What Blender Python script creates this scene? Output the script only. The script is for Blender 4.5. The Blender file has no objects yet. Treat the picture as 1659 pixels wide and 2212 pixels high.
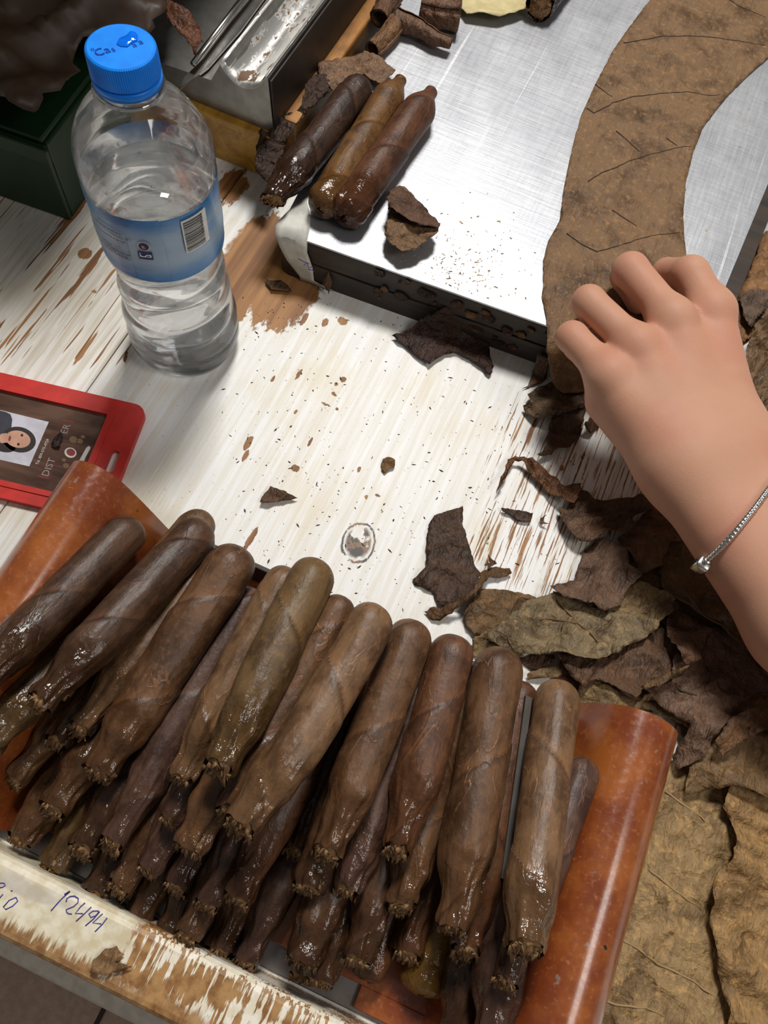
import bpy, bmesh, math, random
import numpy as np
from mathutils import Vector, Matrix, noise
from mathutils.geometry import delaunay_2d_cdt

S = bpy.context.scene
COL = S.collection
# ------------------------------------------------------------------ camera
W_, H_ = 1659, 2212
CX, CY, F_ = W_ / 2, H_ / 2, 1700.0
CAMH = 0.44
_n = np.array([-174.0, 730.5, F_]); _Z = -_n / np.linalg.norm(_n)
_Y = np.array([1750.0, -3660.0, F_]); _Y -= _Y.dot(_Z) * _Z; _Y /= np.linalg.norm(_Y)
_X = np.cross(_Y, _Z)
ROT = np.stack([_X, _Y, _Z], 1)            # world -> camera (x right, y down, z forward)
cd = bpy.data.cameras.new('camera'); cam = bpy.data.objects.new('camera', cd); COL.objects.link(cam)
cd.sensor_fit = 'HORIZONTAL'; cd.sensor_width = 36.0; cd.lens = F_ / W_ * 36.0
cd.clip_start = 0.02; cd.clip_end = 30
M3 = Matrix((ROT[0], -ROT[1], -ROT[2])).transposed()
cam.matrix_world = Matrix.Translation((0, 0, CAMH)) @ M3.to_4x4()
S.camera = cam
# ------------------------------------------------------------------ world, lights, exposure
S.view_settings.view_transform = 'Standard'; S.view_settings.look = 'None'
S.view_settings.gamma = 1.0; S.view_settings.use_curve_mapping = False
S.view_settings.exposure = 0.0
wd = bpy.data.worlds.new('room_air'); S.world = wd; wd.use_nodes = True
wd.node_tree.nodes['Background'].inputs[0].default_value = (1.0, 0.97, 0.93, 1)
wd.node_tree.nodes['Background'].inputs[1].default_value = 0.12
def area(name, loc, target, sx, sy, power, col):
    l = bpy.data.lights.new(name, 'AREA'); l.shape = 'RECTANGLE'; l.size = sx; l.size_y = sy
    l.energy = power; l.color = col
    o = bpy.data.objects.new(name, l); COL.objects.link(o); o.location = loc
    o.rotation_euler = (Vector(target) - Vector(loc)).to_track_quat('-Z', 'Y').to_euler()
    return o
area('ceiling_or_fill_light', (-0.30, 1.10, 1.70), (0, 0.3, 0), 0.36, 0.32, 30.5, (1.0, 0.975, 0.94))
area('ceiling_or_fill_light', (0.80, 0.05, 1.20), (0.1, 0.2, 0), 0.4, 0.4, 4.6, (1.0, 0.95, 0.9))  # added fill from the right, brightens the leaf pile and tray wall

# ------------------------------------------------------------------ helpers
def U(px, py, z=0.0):
    """pixel of the photograph -> point on the horizontal plane at height z"""
    d = ROT.T @ np.array([px - CX, py - CY, F_])
    s = (z - CAMH) / d[2]
    return Vector((s * d[0], s * d[1], z))
def ray(px, py):
    d = ROT.T @ np.array([px - CX, py - CY, F_]); return Vector(d / np.linalg.norm(d))
def depth(P):
    return float(ROT[2] @ np.array([P[0], P[1], P[2] - CAMH]))
def zc(ox, oy, s):                           # coordinates read in a zoomed view -> photo pixels
    return lambda pts: [(ox + x / s, oy + y / s) for x, y in pts]
def px_of(p):
    c = ROT @ np.array([p[0], p[1], p[2] - CAMH]); return Vector((CX + F_ * c[0] / c[2], CY + F_ * c[1] / c[2]))
def tag(o, label=None, cat=None, group=None, kind=None):
    if label: o['label'] = label
    if cat: o['category'] = cat
    if group: o['group'] = group
    if kind: o['kind'] = kind
    return o
def empty(name, loc=(0, 0, 0), rot=None):
    o = bpy.data.objects.new(name, None); COL.objects.link(o); o.location = loc; o.empty_display_size = 0.01
    if rot: o.rotation_euler = rot
    return o
def obj(name, me, mat=None, parent=None, smooth=True, loc=None):
    o = bpy.data.objects.new(name, me); COL.objects.link(o)
    if mat is not None and not me.materials: me.materials.append(mat)
    if smooth: me.polygons.foreach_set('use_smooth', [True] * len(me.polygons))
    if parent: o.parent = parent
    if loc is not None: o.location = loc
    return o
def mesh(name, v, f):
    me = bpy.data.meshes.new(name); me.from_pydata([tuple(p) for p in v], [], [tuple(q) for q in f]); me.update(); return me
def rel(pts, o):                             # world points -> local of an unrotated object at o
    return [Vector(p) - Vector(o) for p in pts]
def bmo(name, bm, mat, parent=None, smooth=False, loc=None):
    me = bpy.data.meshes.new(name); bmesh.ops.recalc_face_normals(bm, faces=bm.faces); bm.to_mesh(me); bm.free()
    return obj(name, me, mat, parent, smooth, loc)
def boxbm(x0, x1, y0, y1, z0, z1, bev=0.0, seg=2):
    bm = bmesh.new(); bmesh.ops.create_cube(bm, size=1)
    for v in bm.verts:
        v.co = Vector((x0 + (v.co.x + .5) * (x1 - x0), y0 + (v.co.y + .5) * (y1 - y0), z0 + (v.co.z + .5) * (z1 - z0)))
    if bev: bmesh.ops.bevel(bm, geom=bm.edges[:], offset=bev, segments=seg, affect='EDGES', profile=.5)
    return bm
def tube(path, rad, n=8, closed=False, caps=True):
    """tube along points; rad number or list"""
    P = [Vector(p) for p in path]; m = len(P); V = []; Fc = []
    up = Vector((0, 0, 1)); prev = None
    for i in range(m):
        if closed: t = P[(i + 1) % m] - P[i - 1]
        else: t = P[min(i + 1, m - 1)] - P[max(i - 1, 0)]
        t.normalize()
        a = t.cross(up) if prev is None else prev - prev.dot(t) * t
        if a.length < 1e-6: a = t.orthogonal()
        a.normalize(); b = t.cross(a); prev = a
        r = rad[i] if hasattr(rad, '__len__') else rad
        for k in range(n):
            th = 2 * math.pi * k / n; V.append(P[i] + a * (r * math.cos(th)) + b * (r * math.sin(th)))
    mm = m if closed else m - 1
    for i in range(mm):
        for k in range(n):
            j = (i + 1) % m
            Fc.append((i * n + k, i * n + (k + 1) % n, j * n + (k + 1) % n, j * n + k))
    if caps and not closed:
        Fc.append(tuple(range(n))[::-1]); Fc.append(tuple((m - 1) * n + k for k in range(n)))
    return V, Fc
def extrude_poly(pts, z0, z1):
    """flat polygon -> slab (local coords)"""
    n = len(pts); V = [(p[0], p[1], z0) for p in pts] + [(p[0], p[1], z1) for p in pts]
    Fc = [tuple(range(n))[::-1], tuple(range(n, 2 * n))] + [(i, (i + 1) % n, n + (i + 1) % n, n + i) for i in range(n)]
    return V, Fc
def lathe(prof, n=64, cap0=True, cap1=True):
    V = []; Fc = []
    for r, z in prof:
        for k in range(n):
            a = 2 * math.pi * k / n; V.append((r * math.cos(a), r * math.sin(a), z))
    for i in range(len(prof) - 1):
        for k in range(n):
            Fc.append((i * n + k, i * n + (k + 1) % n, (i + 1) * n + (k + 1) % n, (i + 1) * n + k))
    if cap0: Fc.append(tuple(range(n))[::-1])
    if cap1: Fc.append(tuple((len(prof) - 1) * n + k for k in range(n)))
    return V, Fc
def nz(x, y, z=0.0): return noise.noise(Vector((x, y, z)))
def sm(a, b, x):
    t = max(0.0, min(1.0, (x - a) / (b - a))); return t * t * (3 - 2 * t)

# ------------------------------------------------------------------ node helper
class NT:
    def __init__(s, name):
        s.m = bpy.data.materials.new(name); s.m.use_nodes = True; s.t = s.m.node_tree
        s.b = s.t.nodes['Principled BSDF']; s.out = s.t.nodes['Material Output']
    def n(s, typ, ins=None, **kw):
        x = s.t.nodes.new('ShaderNode' + typ)
        for k, v in kw.items(): setattr(x, k, v)
        for k, v in (ins or {}).items(): s.set(x.inputs[k], v)
        return x
    def set(s, sock, v):
        if hasattr(v, 'outputs'): v = v.outputs[0]
        if isinstance(v, bpy.types.NodeSocket): s.t.links.new(v, sock)
        elif sock.type == 'RGBA' and len(v) == 3: sock.default_value = (*v, 1)
        else: sock.default_value = v
    def math(s, op, a, b=0.0, c=None, clamp=False):
        x = s.n('Math', operation=op, use_clamp=clamp); s.set(x.inputs[0], a); s.set(x.inputs[1], b)
        if c is not None: s.set(x.inputs[2], c)
        return x.outputs[0]
    def mix(s, f, a, b, blend='MIX'):
        x = s.n('Mix', data_type='RGBA', blend_type=blend); s.set(x.inputs[0], f); s.set(x.inputs[6], a); s.set(x.inputs[7], b)
        return x.outputs[2]
    def ramp(s, v, a, b, lo=0.0, hi=1.0):
        x = s.n('MapRange', interpolation_type='SMOOTHSTEP'); s.set(x.inputs[0], v)
        for i, k in enumerate((a, b, lo, hi)): s.set(x.inputs[i + 1], k)
        return x.outputs[0]
    def pos(s, scale=(1, 1, 1), rot=(0, 0, 0), loc=(0, 0, 0), world=False):
        src = s.n('NewGeometry').outputs['Position'] if world else s.n('TexCoord').outputs['Object']
        return s.n('Mapping', {'Vector': src, 'Scale': scale, 'Rotation': rot, 'Location': loc}).outputs[0]
    def noise(s, vec, scale, detail=3, rough=.55, dist=0.0):
        return s.n('TexNoise', {'Vector': vec, 'Scale': scale, 'Detail': detail, 'Roughness': rough, 'Distortion': dist}).outputs[0]
    def bump(s, h, strength=.4, dist=.001, normal=None):
        i = {'Height': h, 'Strength': strength, 'Distance': dist}
        if normal is not None: i['Normal'] = normal
        return s.n('Bump', i).outputs[0]
    def P(s, **kw):
        names = {'col': 'Base Color', 'rough': 'Roughness', 'metal': 'Metallic', 'normal': 'Normal', 'spec': 'Specular IOR Level',
                 'ior': 'IOR', 'trans': 'Transmission Weight', 'sss': 'Subsurface Weight', 'coat': 'Coat Weight', 'coatr': 'Coat Roughness',
                 'alpha': 'Alpha', 'aniso': 'Anisotropic', 'sssr': 'Subsurface Radius', 'ssss': 'Subsurface Scale'}
        for k, v in kw.items(): s.set(s.b.inputs[names[k]], v)
        return s.m
def plain(name, col, rough=.5, **kw):
    t = NT(name); v = t.noise(t.pos(), 120, 2)
    c = t.mix(t.ramp(v, .3, .7), tuple(x * .88 for x in col), tuple(min(1, x * 1.1) for x in col))
    return t.P(col=c, rough=rough, **kw)

# ------------------------------------------------------------------ materials
def wet_blobs(t, pos, pts, warp):
    """union of noise-edged spots: pts = (photo px, radius x, radius y in m)"""
    acc = None
    for (px, py, rx, ry) in pts:
        c = U(px, py)
        q = t.n('VectorMath', {0: warp, 1: (c.x, c.y, 0)}, operation='SUBTRACT')
        q = t.n('VectorMath', {0: q.outputs[0], 1: (1 / rx, 1 / ry, 0)}, operation='MULTIPLY')
        d = t.n('VectorMath', {0: q.outputs[0]}, operation='LENGTH').outputs['Value']
        m = t.ramp(d, 1.0, .86)
        acc = m if acc is None else t.math('MAXIMUM', acc, m)
    return acc
def soft_region(t, pos, pts):
    acc = None
    for (px, py, r) in pts:
        c = U(px, py)
        q = t.n('VectorMath', {0: pos, 1: (c.x, c.y, 0)}, operation='SUBTRACT')
        q = t.n('VectorMath', {0: q.outputs[0], 1: (1, 1, 0)}, operation='MULTIPLY')
        d = t.n('VectorMath', {0: q.outputs[0]}, operation='LENGTH').outputs['Value']
        m = t.ramp(d, r, r * .35)
        acc = m if acc is None else t.math('MAXIMUM', acc, m)
    return acc
def mat_table():
    t = NT('chipped_white_paint')
    p = t.pos(world=True)
    fine = t.noise(t.pos((1, .035, 1), world=True), 640, 3, .62)
    mid = t.noise(t.pos((1, .035, 1), world=True), 230, 3, .6, .3)
    blot = t.noise(p, 90, 4, .65)
    big = t.noise(p, 14, 3, .5)
    wn = t.n('TexNoise', {'Vector': t.pos((1, .45, 1), world=True), 'Scale': 190, 'Detail': 4, 'Roughness': .7})
    wv = t.n('VectorMath', {0: wn.outputs['Color'], 1: (.5, .5, .5)}, operation='SUBTRACT')
    wv = t.n('VectorMath', {0: wv.outputs[0], 1: (.012, .045, 0)}, operation='MULTIPLY')
    warp = t.n('VectorMath', {0: p, 1: wv.outputs[0]}, operation='ADD').outputs[0]
    wv2 = t.n('VectorMath', {0: wv.outputs[0], 1: (.3, .12, 0)}, operation='MULTIPLY')
    warp2 = t.n('VectorMath', {0: p, 1: wv2.outputs[0]}, operation='ADD').outputs[0]
    bare = wet_blobs(t, p, [(610, 640, .022, .03), (560, 560, .026, .045), (655, 628, .014, .013), (520, 640, .012, .03), (570, 500, .015, .02),
                            (500, 400, .012, .02), (1640, 620, .02, .06)], warp)
    chips = wet_blobs(t, p, [(536, 957, .0022, .006), (530, 985, .0016, .005), (637, 1012, .003, .0025), (656, 690, .002, .006),
                             (702, 697, .0022, .004), (740, 694, .004, .0032), (575, 655, .002, .004), (541, 1165, .0018, .009), (183, 548, .0052, .0048),
                             (590, 818, .001, .003), (645, 810, .001, .005), (742, 820, .0018, .002), (727, 830, .0016, .0014), (722, 851, .0022, .001),
                             (705, 873, .0035, .001), (728, 884, .0011, .001), (638, 890, .001, .002), (670, 955, .001, .004), (816, 1070, .0018, .0012),
                             (775, 1015, .0012, .002), (790, 1075, .001, .0016), (1213, 1012, .0016, .0025), (1260, 985, .001, .004), (204, 630, .0016, .0016)], warp2)
    groove = soft_region(t, p, [(1260, 1010, .10), (1160, 1180, .07), (1330, 950, .06)])
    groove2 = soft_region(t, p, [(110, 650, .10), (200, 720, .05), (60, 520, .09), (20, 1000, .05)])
    thr = t.math('SUBTRACT', .80, t.math('MULTIPLY', groove, .255))
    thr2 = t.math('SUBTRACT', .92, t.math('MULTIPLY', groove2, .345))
    s1 = t.ramp(t.math('SUBTRACT', fine, thr), -.01, .03)
    s2 = t.ramp(t.math('SUBTRACT', mid, thr2), -.008, .02)
    s3 = t.ramp(blot, .735, .755)
    m = t.math('MAXIMUM', t.math('MAXIMUM', bare, chips), t.math('MAXIMUM', s1, t.math('MAXIMUM', s2, s3)))
    # knot
    kc = U(775, 1172)
    q = t.n('Mapping', {'Vector': warp2, 'Location': (-kc.x, -kc.y, 0)}, vector_type='POINT').outputs[0]
    q = t.n('VectorRotate', {'Vector': q, 'Angle': -.18}, rotation_type='Z_AXIS').outputs[0]
    q = t.n('VectorMath', {0: q, 1: (1 / .0105, 1 / .0135, 0)}, operation='MULTIPLY').outputs[0]
    kd = t.n('VectorMath', {0: q}, operation='LENGTH').outputs['Value']
    ring = t.math('SUBTRACT', t.ramp(kd, .84, .9), t.ramp(kd, .96, 1.02))
    ring = t.math('MULTIPLY', ring, t.ramp(t.noise(p, 160, 2), .30, .42))
    core = t.math('MULTIPLY', t.ramp(kd, .85, .6), t.ramp(t.noise(t.pos((1, .6, 1), world=True), 150, 3), .45, .50))
    knot = t.math('MAXIMUM', ring, core)
    grainw = t.noise(t.pos((1, .04, 1), world=True), 120, 4, .6, .6)
    wood = t.mix(t.ramp(grainw, .3, .7), (.20, .078, .022), (.42, .205, .068))
    paint = t.mix(t.ramp(mid, .35, .65), (.76, .73, .66), (.86, .86, .85))
    paint = t.mix(t.math('MULTIPLY', t.ramp(t.math('ADD', t.math('MULTIPLY', big, .6), t.math('MULTIPLY', fine, .4)), .5, .62), .55), paint, (.72, .62, .42))
    paint = t.mix(t.math('MULTIPLY', t.ramp(t.noise(p, 420, 3), .62, .72), .5), paint, (.45, .42, .37))
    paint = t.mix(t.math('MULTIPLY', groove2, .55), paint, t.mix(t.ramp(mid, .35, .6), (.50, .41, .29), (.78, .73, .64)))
    c = t.mix(m, paint, wood)
    c = t.mix(knot, c, t.mix(t.ramp(blot, .45, .55), (.03, .022, .018), (.22, .11, .05)))
    hgt = t.math('SUBTRACT', t.math('MULTIPLY', fine, .35), m)
    return t.P(col=c, rough=t.ramp(m, 0, 1, .48, .6), normal=t.bump(hgt, .5, .0006))
def mat_leaf(name='tobacco_leaf', rough=.55, vein=1.0, speck=.5):
    t = NT(name); p = t.pos(); oi = t.n('ObjectInfo'); col = oi.outputs['Color']
    n1 = t.noise(p, 38, 4, .6); n2 = t.noise(p, 210, 4, .65)
    st = t.noise(t.pos((1, .15, 1), (0, 0, .5)), 260, 3, .6)
    rd = t.math('ABSOLUTE', t.math('SUBTRACT', t.noise(p, 42, 5, .55, .4), .5))
    ve = t.ramp(rd, .022, .0)                                  # thin creases and veinlets
    rd2 = t.math('ABSOLUTE', t.math('SUBTRACT', t.noise(t.pos((1, .35, 1), (0, 0, .9)), 75, 4, .6, .3), .5))
    dark = t.mix(1.0, col, (.40, .36, .34), 'MULTIPLY'); lite = t.mix(1.0, col, (1.9, 1.75, 1.5), 'MULTIPLY')
    c = t.mix(t.ramp(n1, .28, .58), dark, col)
    c = t.mix(t.math('MULTIPLY', t.ramp(n2, .5, .75), .7), c, lite)
    c = t.mix(t.math('MULTIPLY', t.ramp(st, .55, .72), speck), c, dark)
    c = t.mix(t.math('MULTIPLY', ve, .26 * vein), c, lite)
    h = t.math('ADD', t.math('MULTIPLY', n2, .22), t.math('ADD', t.math('MULTIPLY', rd, -2.6 * vein), t.math('ADD', t.math('MULTIPLY', rd2, -2.2 * vein), t.math('MULTIPLY', st, .25))))
    return t.P(col=c, rough=t.ramp(n1, .3, .7, rough - .1, rough + .1), normal=t.bump(h, 1.0, .0030), spec=.28)
def mat_cigar():
    t = NT('cigar_wrapper'); p = t.pos(); oi = t.n('ObjectInfo'); col = oi.outputs['Color']
    off = t.n('VectorMath', {0: p, 1: t.n('CombineXYZ', {0: oi.outputs['Random'], 1: oi.outputs['Random']}).outputs[0]}, operation='ADD').outputs[0]
    n1 = t.noise(off, 55, 4, .6); n2 = t.noise(off, 330, 4, .65)
    st = t.noise(t.n('Mapping', {'Vector': off, 'Rotation': (0, 0, .6), 'Scale': (.25, 1, 1)}).outputs[0], 240, 3, .6)
    rd = t.math('ABSOLUTE', t.math('SUBTRACT', t.noise(t.n('Mapping', {'Vector': off, 'Rotation': (0, 0, .5), 'Scale': (.5, 1, 1)}).outputs[0], 38, 4, .5, .5), .5))
    ve = t.math('MULTIPLY', t.ramp(rd, .012, .0), t.ramp(t.noise(off, 24, 2), .42, .6))
    dark = t.mix(1.0, col, (.40, .36, .34), 'MULTIPLY'); lite = t.mix(1.0, col, (1.7, 1.55, 1.35), 'MULTIPLY')
    c = t.mix(t.ramp(n1, .30, .60), dark, col)
    c = t.mix(t.math('MULTIPLY', t.ramp(n2, .5, .75), .5), c, lite)
    c = t.mix(t.math('MULTIPLY', t.ramp(st, .52, .66), .6), c, dark)
    c = t.mix(t.math('MULTIPLY', ve, .5), c, lite)
    se = t.n('Attribute', attribute_name='seam').outputs['Fac']
    c = t.mix(t.math('MULTIPLY', t.ramp(se, .90, .975), .75), c, dark)
    c = t.mix(t.math('MULTIPLY', t.ramp(se, .14, .0), .35), c, lite)
    x = t.n('SeparateXYZ', {0: t.n('TexCoord').outputs['Object']}).outputs[0]
    wet = t.ramp(t.math('ADD', x, t.math('MULTIPLY', t.math('SUBTRACT', n1, .5), .05)), .046, .014)
    c = t.mix(t.math('MULTIPLY', wet, .55), c, dark)
    r = t.ramp(wet, 0, 1, .46, .10)
    r = t.math('ADD', r, t.math('MULTIPLY', t.math('SUBTRACT', n2, .5), .22))
    h = t.math('ADD', t.math('MULTIPLY', n2, .45), t.math('ADD', t.math('MULTIPLY', ve, .4), t.math('MULTIPLY', st, .8)))
    h = t.math('ADD', h, t.math('MULTIPLY', t.math('MULTIPLY', wet, t.noise(off, 190, 3, .6)), 1.6))
    return t.P(col=c, rough=r, normal=t.bump(h, .6, .0009), spec=.42)
def mat_steel():
    t = NT('brushed_steel_sheet'); p = t.pos(world=True)
    a = t.noise(t.pos((1, .05, 1), (0, 0, .35), world=True), 420, 3, .6)
    b = t.noise(t.pos((.06, 1, 1), (0, 0, .55), world=True), 330, 3, .6)
    big = t.noise(p, 18, 4, .6); med = t.noise(p, 70, 4, .65)
    sp = t.ramp(t.noise(p, 260, 3, .6), .62, .70)
    scr = t.ramp(t.noise(t.pos((1, .012, 1), (0, 0, .42), world=True), 300, 2, .5), .68, .72)
    scr2 = t.ramp(t.noise(t.pos((1, .012, 1), (0, 0, -.7), world=True), 260, 2, .5), .70, .74)
    c = t.mix(t.ramp(big, .3, .7), (.48, .49, .52), (.60, .61, .635))
    c = t.mix(t.math('MULTIPLY', t.math('MULTIPLY', sp, t.ramp(big, .5, .62)), .6), c, (.45, .33, .16))
    c = t.mix(t.math('MULTIPLY', t.math('MAXIMUM', scr, scr2), .6), c, (.86, .87, .9))
    rr = t.math('ADD', .44, t.math('ADD', t.math('MULTIPLY', t.math('SUBTRACT', a, .5), .14), t.math('MULTIPLY', t.math('SUBTRACT', med, .5), .14)))
    h = t.math('ADD', t.math('ADD', a, b), t.math('MULTIPLY', med, .6))
    return t.P(col=c, metal=.78, rough=rr, normal=t.bump(h, .3, .0004))
def mat_wood(name, c0, c1, scale=90, rough=.5, axis=(1, .06, 1)):
    t = NT(name); g = t.noise(t.pos(axis), scale, 4, .6, .8); b = t.noise(t.pos(), 30, 3)
    c = t.mix(t.ramp(g, .3, .7), c0, c1); c = t.mix(t.math('MULTIPLY', t.ramp(b, .52, .7), .6), c, tuple(x * .4 for x in c0))
    return t.P(col=c, rough=rough, normal=t.bump(g, .3, .0005))
def mat_lip():
    t = NT('worn_cream_paint_rail'); p = t.pos(world=True)
    s = t.noise(t.pos((1, .07, 1), (0, 0, -.15), world=True), 650, 3, .6)
    d = t.noise(t.pos((.5, 1, 1), (0, 0, -.5), world=True), 60, 3, .5)
    b = t.noise(p, 130, 4, .6)
    x = t.n('SeparateXYZ', {0: p}).outputs[0]; y = t.n('SeparateXYZ', {0: p}).outputs[1]
    lim = U(290, 2000, .03).x
    right = t.ramp(t.math('ADD', x, t.math('MULTIPLY', t.math('SUBTRACT', b, .5), .02)), lim - .003, lim + .003)
    edge = t.ramp(t.math('ADD', y, t.math('MULTIPLY', t.math('SUBTRACT', s, .5), .02)), -.0775, -.081)
    v = t.math('ADD', t.math('MULTIPLY', s, .45), t.math('MULTIPLY', d, .55))
    bare = t.math('MULTIPLY', right, t.ramp(v, .49, .515))
    bare = t.math('MAXIMUM', bare, t.math('MULTIPLY', edge, .95))
    cream = t.mix(t.ramp(b, .35, .65), (.66, .57, .38), (.84, .78, .62))
    band = t.math('MULTIPLY', t.ramp(t.noise(t.pos((.25, 1, 1), (0, 0, .1), world=True), 70, 2), .56, .64), .5)
    cream = t.mix(band, cream, (.47, .43, .40))
    cream = t.mix(right, cream, t.mix(t.ramp(b, .4, .6), (.80, .72, .55), (.9, .85, .74)))
    wood = t.mix(t.ramp(b, .35, .65), (.25, .11, .035), (.46, .26, .10))
    return t.P(col=t.mix(bare, cream, wood), rough=.42, normal=t.bump(t.math('SUBTRACT', t.math('MULTIPLY', s, .4), bare), .4, .0004))
def mat_tray():
    t = NT('orange_brown_lacquered_sheet'); p = t.pos()
    n1 = t.noise(p, 40, 4, .6); n2 = t.noise(p, 420, 3, .6); f = t.noise(t.pos((1, .03, 1)), 300, 2)
    c = t.mix(t.ramp(n1, .35, .7), (.20, .042, .012), (.36, .105, .022))
    c = t.mix(t.math('MULTIPLY', t.ramp(n2, .55, .75), .45), c, (.50, .20, .06))
    z = t.n('SeparateXYZ', {0: p}).outputs[2]
    wear = t.math('MULTIPLY', t.ramp(t.noise(p, 105, 3, .6), .66, .70), t.ramp(z, .06, .066))
    c = t.mix(t.math('MULTIPLY', wear, .75), c, (.24, .2, .2))
    spots = t.ramp(t.noise(p, 85, 2, .5), .745, .76)
    c = t.mix(spots, c, (.03, .015, .01))
    return t.P(col=c, rough=t.ramp(n2, .3, .7, .2, .32), normal=t.bump(t.math('ADD', n2, f), .14, .0003), coat=.4, coatr=.15)
def mat_skin():
    t = NT('skin'); p = t.pos()
    n1 = t.noise(p, 26, 3); n2 = t.noise(p, 500, 3, .6); vo = t.n('TexVoronoi', {'Vector': p, 'Scale': 900.0}, feature='DISTANCE_TO_EDGE').outputs[0]
    c = t.mix(t.ramp(n1, .35, .68), (.56, .30, .195), (.54, .255, .168))
    c = t.mix(t.math('MULTIPLY', t.ramp(n2, .5, .8), .25), c, (.58, .33, .225))
    return t.P(col=c, rough=.58, sss=.12, sssr=(1.0, .35, .2), ssss=.006, spec=.3, normal=t.bump(t.math('ADD', n2, t.math('MULTIPLY', vo, 1.5)), .14, .0004))
def mat_pet():
    t = NT('clear_pet'); lw = t.n('LayerWeight', {'Blend': .32}); p = t.pos()
    h = t.noise(p, 90, 2); nb = t.bump(h, .12, .001)
    t.set(lw.inputs['Normal'], nb)
    tr = t.n('BsdfTransparent', {'Color': (.965, .97, .975)}); gl = t.n('BsdfGlossy', {'Roughness': .06, 'Color': (1, 1, 1), 'Normal': nb})
    mx = t.n('MixShader', {0: t.math('ADD', t.math('MULTIPLY', lw.outputs['Fresnel'], .75), .03), 1: tr.outputs[0], 2: gl.outputs[0]})
    t.t.links.new(mx.outputs[0], t.out.inputs[0]); return t.m
def mat_glass(name, ior):
    t = NT(name); h = t.noise(t.pos(), 45, 2)
    t.P(col=(.985, .99, .99), rough=0.0, trans=1.0, ior=ior, normal=t.bump(h, .04, .001))
    mx = t.n('MixShader', {0: .24, 1: t.b.outputs[0], 2: t.n('BsdfTransparent', {'Color': (.97, .98, .98)}).outputs[0]})
    t.t.links.new(mx.outputs[0], t.out.inputs[0]); return t.m
MT = dict(
    table=mat_table(), leaf=mat_leaf(), leafflat=mat_leaf('smooth_wrapper_leaf', .6, .55, .45), cigar=mat_cigar(), steel=mat_steel(), lip=mat_lip(), tray=mat_tray(),
    skin=mat_skin(), pet=mat_pet(), water=mat_glass('drinking_water', 1.333),
    board=mat_wood('dark_grimy_board', (.012, .009, .007), (.05, .03, .018), 70, .6, (.08, 1, 1)),
    yellow=mat_wood('yellow_varnished_wood', (.30, .13, .012), (.55, .30, .045), 70, .4),
    orangewood=mat_wood('orange_wood_strip', (.28, .11, .02), (.55, .27, .07), 60, .45),
    filler=plain('cut_filler_tobacco', (.29, .16, .07), .9), vein=plain('leaf_vein', (.17, .085, .035), .6),
    veinlite=plain('pale_leaf_vein', (.36, .24, .11), .6), veindark=plain('dark_leaf_vein', (.035, .017, .008), .7),
    blue=plain('blue_plastic_cap', (.0, .25, 1.0), .36), blued=plain('deep_blue_ink', (.0, .07, .42), .3),
    red=plain('red_plastic', (.56, .026, .018), .42), tape=plain('grey_white_tape', (.56, .55, .49), .5),
    silver=plain('silver_metal', (.75, .74, .72), .22, metal=1.0), darksteel=plain('dull_scratched_metal', (.30, .29, .27), .42, metal=.9),
    tinmetal=plain('tin_base', (.20, .18, .17), .34, metal=.8), darkmetal=plain('dark_metal_side', (.05, .04, .034), .5, metal=.5),
    white=plain('white_print', (.82, .82, .80), .4), black=plain('black_print', (.012, .012, .014), .4), navy=plain('navy_print', (.008, .03, .16), .4),
    pen=plain('blue_pen_ink', (.06, .05, .32), .5), grey=plain('grey_felt', (.10, .085, .075), .8),
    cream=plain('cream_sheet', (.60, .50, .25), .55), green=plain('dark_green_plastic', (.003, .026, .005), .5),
    floor=plain('brown_floor_tile', (.42, .29, .22), .55), greypaint=plain('grey_painted_board', (.62, .56, .48), .55), grout=plain('tile_grout', (.04, .03, .025), .8),
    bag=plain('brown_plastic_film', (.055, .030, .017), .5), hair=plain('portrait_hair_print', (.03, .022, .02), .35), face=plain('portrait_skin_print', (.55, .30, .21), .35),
    portrait=plain('portrait_background_print', (.55, .54, .60), .35), jacket=plain('portrait_jacket_print', (.045, .045, .06), .35),
    reddark=plain('dark_red_print', (.25, .035, .03), .35), dim=plain('dim_print', (.33, .25, .24), .35), pale=plain('pale_print', (.62, .60, .55), .35), shadewood=plain('shade_board_wood', (.12, .08, .05), .6))
def mat_card():
    t = NT('printed_brown_card'); p = t.pos(); n = t.noise(t.pos((.3, 1, 1), (0, 0, .9)), 60, 4, .6, .6)
    c = t.mix(t.ramp(n, .3, .7), (.045, .022, .016), (.17, .095, .065)); return t.P(col=c, rough=.16, spec=.6)
def mat_label():
    t = NT('blue_bottle_label'); p = t.pos(); z = t.n('SeparateXYZ', {0: p}).outputs[2]
    n = t.noise(t.pos((.4, .4, 1)), 70, 4, .6)
    u = t.ramp(t.math('ABSOLUTE', t.math('SUBTRACT', t.math('ADD', z, t.math('MULTIPLY', t.math('SUBTRACT', n, .5), .016)), .1185)), .006, .022)
    c = t.mix(u, (.36, .50, .66), (.02, .20, .52)); c = t.mix(t.math('MULTIPLY', t.ramp(n, .5, .65), .5), c, (.10, .33, .70))
    return t.P(col=c, rough=.28, normal=t.bump(t.noise(t.pos((.15, .15, 1)), 120, 2), .25, .0015))
MT['card'] = mat_card(); MT['label'] = mat_label()

# ================================================================== structure
FZ = -0.75
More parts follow.
